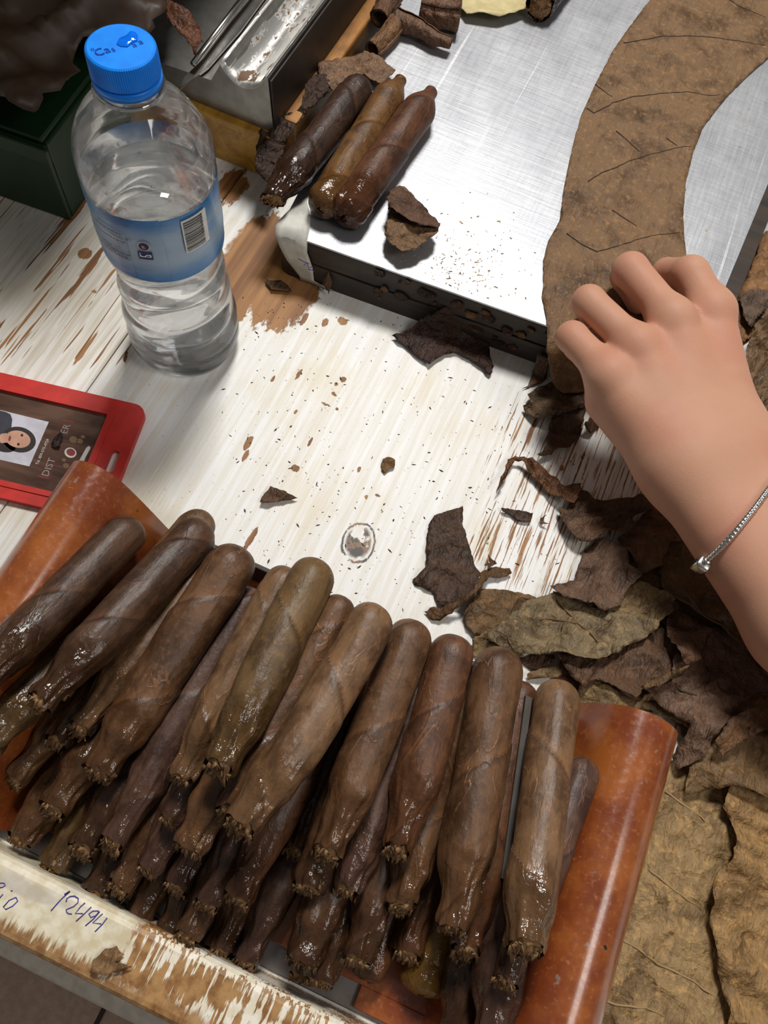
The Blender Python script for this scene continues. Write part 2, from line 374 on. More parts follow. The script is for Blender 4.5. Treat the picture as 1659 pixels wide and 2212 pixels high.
# floor with tiles (only a corner shows below the table edge)
fl = bmo('floor', boxbm(-2, 2, -1.2, 2.2, FZ - .05, FZ), MT['grout']); tag(fl, kind='structure')
tm = None
for ix in range(-3, 3):
    for iy in range(-4, 0):
        if tm is None:
            bm = boxbm(-.147, .147, -.147, .147, 0, .004, .002, 1); tm = bpy.data.meshes.new('tile'); bm.to_mesh(tm); bm.free(); tm.materials.append(MT['floor'])
        o = bpy.data.objects.new('tile', tm); COL.objects.link(o); o.parent = fl; o.location = (ix * .3, iy * .3, FZ)

# work table
YF = -0.0865                                   # front edge
table = tag(empty('work_table', (0, .45, FZ)), 'wooden work table with chipped and streaked white paint', 'table')
TO = Vector((0, .45, FZ))
def tpart(name, x0, x1, y0, y1, z0, z1, mat, bev=.0008, seg=1):
    return bmo(name, boxbm(x0, x1, y0 - .45, y1 - .45, z0 - FZ, z1 - FZ, bev, seg), mat, table)
seams = [-.80, -.58, -.47, -.365, U(230, 783).x, .165, .40, .66]
for a, b in zip(seams[:-1], seams[1:]):
    tpart('plank', a + .0004, b - .0004, YF + .03, 1.05, -.022, 0, MT['table'])
LIPZ = .030
tpart('front_rail', -.80, .66, YF, YF + .0305, -.03, LIPZ, MT['lip'], .0045, 3)
tpart('apron', -.78, .64, YF + .012, YF + .030, -.12, -.03, MT['greypaint'])
for x in (-.76, .59):
    for y in (-.04, .96): tpart('leg', x, x + .05, y, y + .05, FZ + .0045, -.022, MT['greypaint'])
# low foot shelf seen past the table edge
fs = tag(empty('foot_shelf', (0, -.2, FZ)), 'grey painted board low in front of the table', 'shelf')
a = U(0, 2066, -.32); b = U(262, 2209, -.32)
bmo('board', boxbm(-.9, .7, a.y + .2, YF + .06 + .2, -.34 - FZ, -.32 - FZ, .002, 1), MT['greypaint'], fs)
for x in (-.85, .6): bmo('support', boxbm(x, x + .05, a.y + .22, a.y + .27, .0045, -.34 - FZ), MT['greypaint'], fs)

# handwriting on the rail, in blue pen
zI = zc(0, 1840, 5.53)
strokes = [[(770, 510), (835, 470), (720, 580), (610, 705)],
           [(790, 600), (800, 560), (835, 535), (890, 528), (935, 555), (930, 610), (880, 655), (820, 680), (790, 692), (798, 725), (820, 740), (860, 745)],
           [(1015, 610), (960, 660), (900, 738), (990, 738)], [(1090, 660), (1010, 740), (910, 830)],
           [(1180, 708), (1110, 708), (1062, 745), (1085, 785), (1140, 765), (1190, 715), (1120, 800), (1020, 885)],
           [(1225, 740), (1110, 850), (1210, 862)], [(1280, 790), (1220, 870), (1135, 955)],
           [(190, 545), (110, 580), (40, 660), (70, 690), (150, 650), (212, 590), (190, 545)],
           [(-20, 385), (20, 372), (55, 380), (62, 405), (30, 425), (-20, 432)], [(130, 465), (150, 470)], [(35, 508), (-10, 560)]]
for st in strokes:
    pts = [U(x, y, LIPZ + .0001) for x, y in zI(st)]
    V, Fc = tube([p - TO for p in pts], .00028, 6)
    obj('pen_stroke', mesh('pen_stroke', V, Fc), MT['pen'], table)

# ================================================================== height map used to lay leaves on what is below them
GX0, GY0, GC, GN = -.75, -.15, .002, 620
HM = np.zeros((GN, GN))
def gidx(x, y): return (x - GX0) / GC, (y - GY0) / GC
def fill_poly(pts, z):
    P = [gidx(p[0], p[1]) for p in pts]
    xs = [p[0] for p in P]; ys = [p[1] for p in P]
    for i in range(max(0, int(min(xs))), min(GN, int(max(xs)) + 1)):
        for j in range(max(0, int(min(ys))), min(GN, int(max(ys)) + 1)):
            if inside(P, i, j): HM[i, j] = max(HM[i, j], z)
def inside(P, x, y):
    c = False; n = len(P); j = n - 1
    for i in range(n):
        xi, yi = P[i][0], P[i][1]; xj, yj = P[j][0], P[j][1]
        if (yi > y) != (yj > y) and x < (xj - xi) * (y - yi) / (yj - yi) + xi: c = not c
        j = i
    return c
def blur(A, k):
    for _ in range(2):
        c = np.cumsum(np.pad(A, ((k + 1, k), (0, 0)), 'edge'), 0); A = (c[2 * k + 1:] - c[:-2 * k - 1]) / (2 * k + 1)
        c = np.cumsum(np.pad(A, ((0, 0), (k + 1, k)), 'edge'), 1); A = (c[:, 2 * k + 1:] - c[:, :-2 * k - 1]) / (2 * k + 1)
    return A
def dil(A, k=1):
    B = A.copy()
    for dx in range(-k, k + 1):
        for dy in range(-k, k + 1): B = np.maximum(B, np.roll(np.roll(A, dx, 0), dy, 1))
    return B
def bil(A, x, y):
    i, j = gidx(x, y); i = max(0, min(GN - 2, i)); j = max(0, min(GN - 2, j)); a, b = int(i), int(j); u, v = i - a, j - b
    return A[a, b] * (1 - u) * (1 - v) + A[a + 1, b] * u * (1 - v) + A[a, b + 1] * (1 - u) * v + A[a + 1, b + 1] * u * v

# ================================================================== steel cutting plate on its board
ZP = .038
FLc, FRc = U(600, 499, ZP), U(1489, 813, ZP); BL = U(860, 0, ZP); BR = U(1659, 400, ZP)
ux = (FRc - FLc).normalized(); uyL = (BL - FLc).normalized(); uyR = (BR - FRc).normalized()
BLx, BRx = FLc + uyL * .36, FRc + uyR * .36
def rounded(pts, rad, n=6):
    out = []; m = len(pts)
    for i in range(m):
        p = Vector(pts[i]); a = (Vector(pts[i - 1]) - p).normalized(); b = (Vector(pts[(i + 1) % m]) - p).normalized()
        r = rad[i] if hasattr(rad, '__len__') else rad
        ang = a.angle(b); d = r / math.tan(ang / 2); c = p + (a + b).normalized() * (r / math.sin(ang / 2))
        s = p + a * d - c; e = p + b * d - c
        for k in range(n + 1):
            v = s.lerp(e, k / n); out.append(c + v.normalized() * r)
    return out
plate = tag(empty('cutting_board', (FLc.x, FLc.y, 0)), 'thick dark cutting board topped with a scratched steel sheet', 'cutting board')
po = Vector((FLc.x, FLc.y, 0))
quad = [Vector((p.x, p.y, 0)) for p in (FLc, FRc, BRx, BLx)]
outl = rounded(quad, [.009, .003, .003, .003])
loc = rel(outl, po)
ctr = sum(loc, Vector()) / len(loc)
big = [p + (p - ctr).normalized() * .0012 for p in loc]
ext = lambda L_: [p + (Vector((ux.x, ux.y, 0)) * .010 if (p - ctr).dot(Vector((ux.x, ux.y, 0))) > .1 else Vector()) for p in L_]
V, Fc = extrude_poly(ext(big), .0, ZP * .48); obj('lower_board', mesh('lower_board', V, Fc), MT['board'], plate, False)
V, Fc = extrude_poly(ext(loc), ZP * .50, ZP - .0018); obj('upper_board', mesh('upper_board', V, Fc), MT['board'], plate, False)
ins = [p + (ctr - p).normalized() * .0006 for p in loc]
V, Fc = extrude_poly(ins, ZP - .0018, ZP); obj('steel_sheet', mesh('steel_sheet', V, Fc), MT['steel'], plate, False)
fill_poly(outl, ZP)
zD = zc(440, 360, 5.184)
tl = zD([(1000, 440), (900, 540), (808, 650), (806, 740), (850, 900), (930, 1050), (1070, 1220), (1085, 1275)])
tr = zD([(1150, 340), (1195, 560), (1195, 640), (1160, 810), (1175, 935), (1245, 1080), (1270, 1210), (1480, 1362)])
tz = [ZP + .0012, ZP + .0012, ZP + .0014, ZP - .001, ZP * .75, ZP * .45, ZP * .12, .0012]
tzr = [ZP + .0012, ZP + .0012, ZP + .0012, ZP + .001, ZP * .78, ZP * .45, ZP * .12, .0012]
V = []; Fc = []; NC = 7
for (a, b, za, zb) in zip(tl, tr, tz, tzr):
    A, B = U(*a, za), U(*b, zb)
    for k in range(NC):
        p = A.lerp(B, k / (NC - 1)); nf = Vector((ux.y, -ux.x, 0)); dfp = (p - FLc).dot(nf)
        if p.z < ZP + .0005 and dfp < .0022: p += nf * (.0022 - dfp)
        p.z += .0006 * nz(p.x * 120, p.y * 120, 3); V.append(p - po)
for i in range(len(tl) - 1):
    for k in range(NC - 1): Fc.append((i * NC + k, i * NC + k + 1, (i + 1) * NC + k + 1, (i + 1) * NC + k))
o = obj('masking_tape', mesh('masking_tape', V, Fc), MT['tape'], plate); o['label'] = 'grey white tape folded over the corner'
mod = o.modifiers.new('thick', 'SOLIDIFY'); mod.thickness = .0005; mod.offset = 1
for st in [[(1060, 1030), (1110, 1060), (1180, 1090)], [(1120, 1110), (1150, 1070), (1180, 1140), (1210, 1120)], [(1170, 1150), (1220, 1160), (1240, 1180)]]:
    pts = []
    for q in zD(st):
        f = (q[1] - 540) / 70; z = ZP * (.62 - .3 * f)
        pts.append(U(q[0], q[1], max(.004, z + .0045)) - po)
    V, Fc = tube(pts, .0003, 5); obj('pen_mark', mesh('pen_mark', V, Fc), MT['pen'], plate)
# grime crusted along the board's front face
random.seed(5)
for k in range(26):
    u = random.random(); c = FLc.lerp(FRc, .17 + .57 * u); zz = random.uniform(.006, .034)
    n = 9; r = random.uniform(.0015, .006); r2 = min(r * .7, .004); pts = []
    for i in range(n):
        a = 2 * math.pi * i / n; q = c + ux * (r * math.cos(a) * random.uniform(.6, 1.2)); pts.append(Vector((q.x, q.y, max(.001, min(ZP - .001, zz + r2 * math.sin(a) * random.uniform(.6, 1.2))))))
    nrm = Vector((ux.y, -ux.x, 0)); nn = len(pts)
    V = [p + nrm * .0008 - po for p in pts] + [p + nrm * .0018 - po for p in pts]
    Fc = [tuple(range(nn)), tuple(range(nn, 2 * nn))[::-1]] + [(i, (i + 1) % nn, nn + (i + 1) % nn, nn + i) for i in range(nn)]
    o = obj('leaf_crust', mesh('leaf_crust', V, Fc), MT['leaf'], plate); o.color = random.choice([(.07, .035, .018, 1), (.14, .07, .03, 1), (.04, .022, .013, 1)])

# ================================================================== cigar tray
TY0, TY1 = -.0545, .121
tray = tag(empty('cigar_tray', (-.024, .03, 0)), 'orange brown tray with rolled-over curved side walls holding the cigar pile', 'tray')
to = Vector((-.024, .03, 0))
RW = [(.084, .0042), (.091, .012), (.098, .028), (.106, .046), (.1125, .058), (.119, .0645), (.127, .067), (.135, .0655), (.1415, .061), (.1465, .054), (.149, .045)]
LW = [(-.024 - (x + .024) - .0, z) for x, z in RW]
LW = [(-.136 - (x - .084) * .92, z) for x, z in RW]
def side(prof, name, sgn):
    pr = [Vector((x, z)) for x, z in prof]; fine = []
    for i in range(len(pr) - 1):
        for k in range(4):
            t = k / 4; p0, p1, p2, p3 = pr[max(i - 1, 0)], pr[i], pr[i + 1], pr[min(i + 2, len(pr) - 1)]
            fine.append(.5 * ((2 * p1) + (p2 - p0) * t + (2 * p0 - 5 * p1 + 4 * p2 - p3) * t * t + (3 * p1 - p0 - 3 * p2 + p3) * t ** 3))
    fine.append(pr[-1]); th = .0026; off = []
    for i, p in enumerate(fine):
        d = (fine[min(i + 1, len(fine) - 1)] - fine[max(i - 1, 0)]).normalized(); nn = Vector((d.y, -d.x)) * (1 if sgn > 0 else -1); off.append(p + nn * th)
    ring = fine + off[::-1]; n = len(ring); ny = 24; V = []; Fc = []
    for j in range(ny + 1):
        y = TY0 + .004 + (TY1 - TY0 - .004) * j / ny
        for q in ring: V.append(Vector((q.x, y, q.y)) - to)
    for j in range(ny):
        for i in range(n): Fc.append((j * n + i, j * n + (i + 1) % n, (j + 1) * n + (i + 1) % n, (j + 1) * n + i))
    Fc.append(tuple(range(n))[::-1]); Fc.append(tuple(ny * n + i for i in range(n)))
    bm = bmesh.new(); vs = [bm.verts.new(v) for v in V]
    for q in Fc:
        try: bm.faces.new([vs[i] for i in q])
        except ValueError: pass
    o = bmo(name, bm, MT['tray'], tray, True)
    o.modifiers.new('edges', 'EDGE_SPLIT').split_angle = math.radians(50)
    return o
side(RW, 'side_wall', 1); side(LW, 'side_wall', -1)
def traybox(name, x0, x1, y0, y1, z0, z1, mat, bev=.0004): return bmo(name, boxbm(x0 - to.x, x1 - to.x, y0 - to.y, y1 - to.y, z0, z1, bev, 1), mat, tray)
traybox('tin_base', -.150, .098, TY0, TY1, 0, .0014, MT['tinmetal'])
xs = U(760, 2180, .004).x
traybox('floor_sheet', -.137, .085, TY0 + .012, TY1, .0014, .0042, MT['tray'])
traybox('floor_flap', xs, .085, TY0 + .002, TY0 + .0122, .0014, .0042, MT['tray'])
traybox('back_strip', -.132, .078, TY1 - .004, TY1 - .0015, .0042, .03, MT['grey'])
p0, p1 = U(1143, 1505, .062), U(1090, 1900, .062)
V = []
for p in (p0, p1):
    for dx in (-.0016, .0016):
        for z in (.0042, .062): V.append(Vector((p.x + dx, p.y, z)) - to)
obj('divider', mesh('divider', V, [(0, 1, 3, 2), (4, 6, 7, 5), (0, 4, 5, 1), (2, 3, 7, 6), (1, 5, 7, 3), (0, 2, 6, 4)]), MT['grey'], tray, False)

# ================================================================== cigars
DK = (.085, .041, .021); MD = (.150, .074, .034); TN = (.205, .112, .054); OL = (.155, .090, .036); GO = (.30, .160, .036); RD = (.140, .060, .028); PU = (.115, .060, .041)
def cigar_meshes(L, r, seed, endr=.55, tl=.028, head='round', bend=0.0, lump=1.0, na=72, nx=90, pitch=.055):
    rnd = random.Random(seed); so = seed * 3.17; ph = rnd.random(); V = []; Fc = []; SE = []; slant = rnd.uniform(.05, .55)
    hand = rnd.choice((-1, 1)) if seed else 1
    hl = r * 1.15
    for i in range(nx + 1):
        u = i / nx; u = u * .7 + .3 * (.5 - .5 * math.cos(math.pi * u)); x = u * L
        if i == nx: x = L - .00005
        t = min(1.0, (L - x) / hl); hr = max(.02, 1 - (1 - t) ** 2.5) ** (1 / 2.2)
        if head == 'nub':                        # drawn-in head with a short nub
            s = sm(.004, .026, L - x); hr = (.40 + .6 * s) * max(.03, 1 - (1 - min(1, (L - x) / .003)) ** 2) ** .5
        if tl > 0:
            s = sm(0, tl, x); tr_ = endr + (1 - endr) * s
            tr_ += .10 * math.exp(-((x - .003) / .004) ** 2) * (1 - s)
        else: tr_ = max(.03, 1 - (1 - min(1.0, x / (r * .9))) ** 2.6) ** (1 / 2.3)
        wetw = 1 - sm(.010, tl + .012 if tl > 0 else .012, x)
        cy = bend * math.sin(math.pi * u); cz = bend * .4 * math.sin(2 * math.pi * u + ph * 6)
        tw = wetw * (nz(so, 4.2) * .0022); cy += tw; cz += wetw * nz(so, 9.1) * .0022
        for k in range(na):
            th = 2 * math.pi * k / na; c, s_ = math.cos(th), math.sin(th)
            sp = (hand * th / (2 * math.pi) + x / pitch + ph) % 1.0
            saw = sp if sp < .96 else (1 - sp) / .04 * .96
            d = 1 + lump * (.035 * nz(c * 1.1 + so, s_ * 1.1, x * 28) + .03 * nz(c * 2.4, s_ * 2.4 + so, x * 60)) + .075 * (saw - .5)
            d += lump * wetw * (.24 * nz(c * 1.1 + so, s_ * 1.1, x * 85) + .14 * nz(c * 2.6, s_ * 2.6 + so, x * 45) + .07 * nz(c * 6 + so, s_ * 6, x * 70))
            rr = r * hr * tr_ * d
            xo = (.0020 * nz(c * 1.6 + so, s_ * 1.6) if i == 0 else 0) + (slant * (1 - sm(0, tl, x)) * rr * s_ if tl > 0 else 0)
            V.append((x + xo, cy + rr * c, cz + rr * s_)); SE.append(sp)
    for i in range(nx):
        for k in range(na): Fc.append((i * na + k, (i + 1) * na + k, (i + 1) * na + (k + 1) % na, i * na + (k + 1) % na))
    Fc.append(tuple(nx * na + k for k in range(na)))
    if tl <= 0: Fc.append(tuple(range(na))[::-1])
    body = mesh('wrapper', V, Fc); body.attributes.new('seam', 'FLOAT', 'POINT').data.foreach_set('value', SE); body.materials.append(MT['cigar'])
    fil = None
    if tl > 0:
        c0 = Vector((0, sum(V[k][1] for k in range(na)) / na, sum(V[k][2] for k in range(na)) / na)); re = r * endr * 1.01
        fv = []; ff = []; rings = 8; m = 20
        for j in range(rings):
            q = j / (rings - 1)
            for k in range(m):
                a = 2 * math.pi * k / m; rr = re * (1.0 - q ** 2.2) ** .6 * (1 + .35 * nz(math.cos(a) * 2.5 + so, math.sin(a) * 2.5, q * 5)) if q < 1 else 0
                fv.append(c0 + Vector((0.0035 - .0057 * q + .0022 * nz(math.cos(a) * 3 + so, math.sin(a) * 3, q * 6 + 3), rr * .93 * math.cos(a), rr * .93 * math.sin(a))))
        for j in range(rings - 1):
            for k in range(m): ff.append((j * m + k, j * m + (k + 1) % m, (j + 1) * m + (k + 1) % m, (j + 1) * m + k))
        for q in range(46):                       # ragged strands
            a = rnd.uniform(0, 6.28); rr = re * math.sqrt(rnd.random()) * .98; b0 = c0 + Vector((-.0008, rr * math.cos(a), rr * math.sin(a)))
            ln = rnd.uniform(.0008, .0032); d = Vector((-ln, rnd.uniform(-.0014, .0014), rnd.uniform(-.0014, .0014))); a2 = rnd.uniform(0, 6.28); w = Vector((rnd.uniform(-.5, .5), -math.sin(a2), math.cos(a2))) * rnd.uniform(.0003, .0010)
            n0 = len(fv); e = d.cross(w).normalized() * .0002
            fv += [b0 - w, b0 + w, b0 + d + w * .5 + e, b0 + d - w * .7 - e, b0 - w + e * 2, b0 + w + e * 2]
            ff += [(n0, n0 + 1, n0 + 2, n0 + 3), (n0 + 4, n0 + 3, n0 + 2, n0 + 5)]
        fv = [Vector((p.x + slant * (p.z - c0.z), p.y, p.z)) for p in fv]
        fil = mesh('filler', fv, ff); fil.materials.append(MT['filler'])
    for me in (body, fil):
        if me: me.polygons.foreach_set('use_smooth', [True] * len(me.polygons))
    return body, fil
def place_cigar(name, tail, headp, meshes, L0, col, roll, label, group=None, sc=None):
    d = headp - tail; L = d.length; d.normalize()
    q = d.to_track_quat('X', 'Z')
    o = empty(name, tail); o.rotation_mode = 'QUATERNION'; o.rotation_quaternion = q @ Matrix.Rotation(roll, 3, 'X').to_quaternion()
    tag(o, label, 'cigar', group)
    b = bpy.data.objects.new('wrapper', meshes[0]); COL.objects.link(b); b.parent = o; b.color = (*col, 1); b.scale = (L / L0, 1, 1) if sc is None else sc
    if meshes[1]:
        b2 = bpy.data.objects.new('filler', meshes[1]); COL.objects.link(b2); b2.parent = o
        if sc is not None: b2.scale = sc
    return o
def wall_h(x):
    if x > RW[0][0]: P = RW
    elif x < LW[0][0]: P = LW
    else: return .0042
    best = .0042
    for (xa, za), (xb, zb) in zip(P[:-1], P[1:]):
        lo, hi = min(xa, xb), max(xa, xb)
        if lo <= x <= hi: best = max(best, za + (zb - za) * (x - xa) / (xb - xa))
    return best
placed = []                                        # (A, B, r)
def seg_min(A, B, r):
    """smallest clearance between capsule AB and everything placed"""
    if not placed: return 1.0
    ts = np.linspace(.05, .97, 14); P = A[None] + (B - A)[None] * ts[:, None]
    PA = np.array([p[0] for p in placed]); PB = np.array([p[1] for p in placed]); PR = np.array([p[2] for p in placed])
    D = PB - PA; LL = (D ** 2).sum(1)
    w = P[:, None] - PA[None]; t = np.clip((w * D[None]).sum(2) / LL[None], .05, .97)
    q = PA[None] + t[..., None] * D[None]; ds = np.sqrt(((P[:, None] - q) ** 2).sum(2))
    return float((ds - (PR[None] + r) * SQ).min())
SQ = .80
FAN = (1408, -17)
def settle(tailpx, headpx, L, r, lift=0.0):
    best = None
    for zt in np.arange(.0155, .112, .003):
        for zh in np.arange(max(.0155, zt - .027), min(.115, zt + .027), .003):
            c = zt + zh + .25 * abs(zh - zt)
            if best and c >= best[0]: continue
            A = U(*tailpx, zt + lift)
            if headpx: B = U(*headpx, zh + lift)
            else:
                q = U(tailpx[0] + (FAN[0] - tailpx[0]) * .05, tailpx[1] + (FAN[1] - tailpx[1]) * .05, zt); d = (q - A); d.z = 0; d.normalize()
                B = A + d * L; B.z = zh
            ok = True
            for t in (.05, .3, .6, .95):
                p = A.lerp(B, t)
                if TY0 < p.y < TY1 + .004 and p.z < wall_h(p.x) + r * .93: ok = False; break
                if p.z < r + .004: ok = False; break
            if not ok: continue
            if seg_min(np.array(A), np.array(B), r) >= 0: best = (c, A, B)
    return best
LOWG = 'wet cigars in the lower layers of the tray'
# tail pixel, colour, length, radius, tail shape   (bottom layers first)
low = [((198, 1939), DK, .112, .0108), ((295, 1985), DK, .112, .0112), ((363, 2019), DK, .112, .0108), ((397, 2024), MD, .11, .0102), ((473, 2056), DK, .112, .0112),
       ((531, 2080), PU, .116, .0112), ((652, 2109), RD, .11, .0105), ((791, 2120), RD, .10, .0112), ((912, 2152), GO, .105, .0138), ((985, 2235), DK, .115, .0118),
       ((110, 1871), OL, .11, .0100), ((253, 1918), MD, .112, .0105), ((380, 1918), PU, .11, .0100), ((447, 1956), PU, .114, .0112), ((687, 2120), DK, .11, .0105),
       ((42, 1816), MD, .112, .0112), ((173, 1838), DK, .112, .0112), ((321, 1880), PU, .112, .0110), ((652, 2074), DK, .116, .0116), ((762, 2074), DK, .116, .0116),
       ((878, 2063), RD, .114, .0110), ((513, 1943), RD, .116, .0120), ((661, 1918), DK, .110, .0108), ((745, 1924), PU, .110, .0108), ((861, 1959), MD, .112, .0112),
       ((367, 1774), PU, .108, .0100), ((405, 1829), MD, .114, .0108), ((633, 1838), DK, .11, .0104), ((114, 1749), MD, .112, .0108), ((30, 1686), TN, .112, .0105),
       ((-36, 1600), OL, .112, .0115), ((120, 1606), DK, .108, .0098), ((1060, 2260), PU, .125, .0125)]
LOWM = [cigar_meshes(.112, .0110, 40 + i, endr=(.62, .54, .68, .58, .62, .56, .7, .6)[i], tl=(.026, .034, .022, .03, .028, .036, .024, .02)[i], lump=1.25, na=52, nx=64) for i in range(8)]
ROUND = cigar_meshes(.112, .0110, 61, tl=0, lump=.6, na=40, nx=56)
ORDS = ['first', 'second', 'third', 'fourth', 'fifth', 'sixth', 'seventh', 'eighth', 'ninth']
TOPT = [(-62, 1492), (82, 1517), (216, 1672), (472, 1660), (520, 1788), (706, 1846), (858, 1838), (980, 2002), (1132, 2048)]
CN = {DK: 'very dark', MD: 'mid brown', PU: 'dusky purplish', RD: 'reddish', OL: 'olive brown', TN: 'tan', GO: 'golden olive'}
def fan_x(p): return p[0] + (FAN[0] - p[0]) * (1900 - p[1]) / (FAN[1] - p[1])
cnt_ = {}
def low_label(c, tp):
    k = min(range(9), key=lambda i: abs(fan_x(TOPT[i]) - fan_x(tp))); cnt_[k] = cnt_.get(k, 0) + 1
    return f'{CN[c]} wet cigar end, {ORDS[cnt_[k] - 1]} up from the tray floor under the {ORDS[k]} top cigar'
random.seed(11)
for i, (tp, col, L, r) in enumerate(low):
    rs = r * .82; L *= .9
    b = settle(tp, None, L, rs)
    if b is None: print('NOPLACE', i, tp); continue
    placed.append((np.array(b[1]), np.array(b[2]), rs)); print('low', i, round(b[1].z, 3), round(b[2].z, 3))
    ms = ROUND if i in (7, 8) else LOWM[i % 8]
    s = r * .90 / .0110
    jit = random.uniform(.85, 1.15)
    place_cigar('cigar', b[1], b[2], ms, .112, tuple(c * jit for c in col), random.uniform(-.45, .45), low_label(col, tp), LOWG, (L / .112, s, s))
SQ = .84
# the cigars on top: tail px, head px, width px, colour, seed, shape, label
top = [((128, 1475), (447, 1112), 84, TN, 1, dict(endr=.6), 'tan cigar tucked under the second dark top cigar, only its head end showing'),
       ((238, 1822), (550, 1272), 88, PU, 2, dict(endr=.52, tl=.036), 'dusky grey brown cigar sunk between two top cigars, ash dull wrapper'),
       ((168, 1572), (472, 1212), 92, TN, 3, dict(endr=.5, tl=.034), 'light tan cigar lying against the third top cigar from the red badge'),
       ((388, 1676), (628, 1228), 90, TN, 4, dict(endr=.5, tl=.03), 'light brown cigar pressed against the glossy fourth top cigar from the badge'),
       ((492, 1758), (745, 1290), 84, MD, 5, dict(endr=.6), 'narrow brown cigar sunk between the fourth and fifth top cigars'),
       ((1008, 2058), (1128, 1472), 88, RD, 6, dict(endr=.62, tl=.024), 'reddish brown cigar half hidden beside the grey divider strip'),
       ((1092, 2120), (1266, 1640), 84, PU, 7, dict(endr=.6), 'purplish dull cigar wedged under the last top cigar against the orange wall'),
       ((-62, 1492), (296, 1128), 96, DK, 8, dict(endr=.6), 'dark brown top cigar lying over the tray wall beside the red badge'),
       ((82, 1517), (446, 1134), 100, DK, 9, dict(endr=.46, tl=.034), 'very dark top cigar, second from the tray wall beside the badge'),
       ((216, 1672), (525, 1184), 114, MD, 10, dict(endr=.58, tl=.030, bend=.001), 'brown top cigar with a pale leaf vein, third from the badge'),
       ((472, 1660), (690, 1212), 108, OL, 11, dict(endr=.55, tl=.034), 'olive brown top cigar with a glossy wet lower end, fourth from the badge'),
       ((520, 1788), (820, 1310), 108, TN, 12, dict(endr=.62, tl=.032, bend=-.0025), 'warm brown slightly bent top cigar with a wet tip, fifth from the badge'),
       ((706, 1846), (898, 1342), 106, MD, 13, dict(endr=.56, tl=.030), 'brown veined top cigar with a dark glossy capped lower end'),
       ((858, 1838), (986, 1374), 104, RD, 14, dict(endr=.50, tl=.034), 'reddish brown top cigar between two longer ones, dull wrapper and narrow wet tip'),
       ((980, 2002), (1082, 1400), 116, MD, 15, dict(endr=.52, tl=.036), 'thick brown top cigar with rough wet head, left of the grey divider'),
       ((1132, 2048), (1208, 1474), 106, TN, 16, dict(endr=.66, tl=.022), 'light patchy brown top cigar nearest the orange wall away from the badge')]
for (tp, hp, w, col, seed, kw, lab) in top:
    r = None
    r = w / 2 * .375 / F_ * 1.02
    b = settle(tp, hp, 0, r * .94)
    if b is None: print('NOPLACE top', seed); SQ = .7; b = settle(tp, hp, 0, r); SQ = .84
    if b is None: print('STILL'); continue
    A, B = b[1], b[2]
    r = w / 2 * depth(A.lerp(B, .5)) / F_ * 1.0
    placed.append((np.array(A), np.array(B), r))
    L = (B - A).length; print('top', seed, 'z', round(A.z, 3), round(B.z, 3), 'L', round(L, 3), 'r', round(r, 4))
    ms = cigar_meshes(L, r, seed, **kw)
    place_cigar('cigar', A, B, ms, L, col, random.uniform(-.3, .3), lab)
# three cigars on the steel plate
for (tp, hp, w, col, seed, kw, lab) in [
    ((592, 432), (785, 178), 80, (.05, .024, .014), 21, dict(endr=.55, tl=.03), 'dark brown cigar on the steel plate, beside the metal trough'),
    ((688, 456), (868, 168), 78, (.16, .075, .022), 22, dict(tl=0, head='nub', lump=.6), 'golden brown cigar with a pinched nub, middle of three on the steel plate'),
    ((740, 474), (935, 194), 84, (.115, .045, .020), 23, dict(tl=0, head='nub', lump=.6), 'reddish brown cigar with a pinched nub beside the folded leaf scrap')]:
    r = w / 2 * depth(U(*tp, ZP + .01)) / F_ * .97; z = ZP + r * 1.01
    A, B = U(*tp, z), U(*hp, z)
    ms = cigar_meshes((B - A).length, r, seed, **kw)
    place_cigar('cigar', A, B, ms, 1, col, random.uniform(0, 6.28), lab, None, (1, 1, 1))
    for t in np.linspace(0, 1, 40):
        p = A.lerp(B, t); i, j = gidx(p.x, p.y); HM[int(i) - 3:int(i) + 4, int(j) - 3:int(j) + 4] = np.maximum(HM[int(i) - 3:int(i) + 4, int(j) - 3:int(j) + 4], ZP + r)

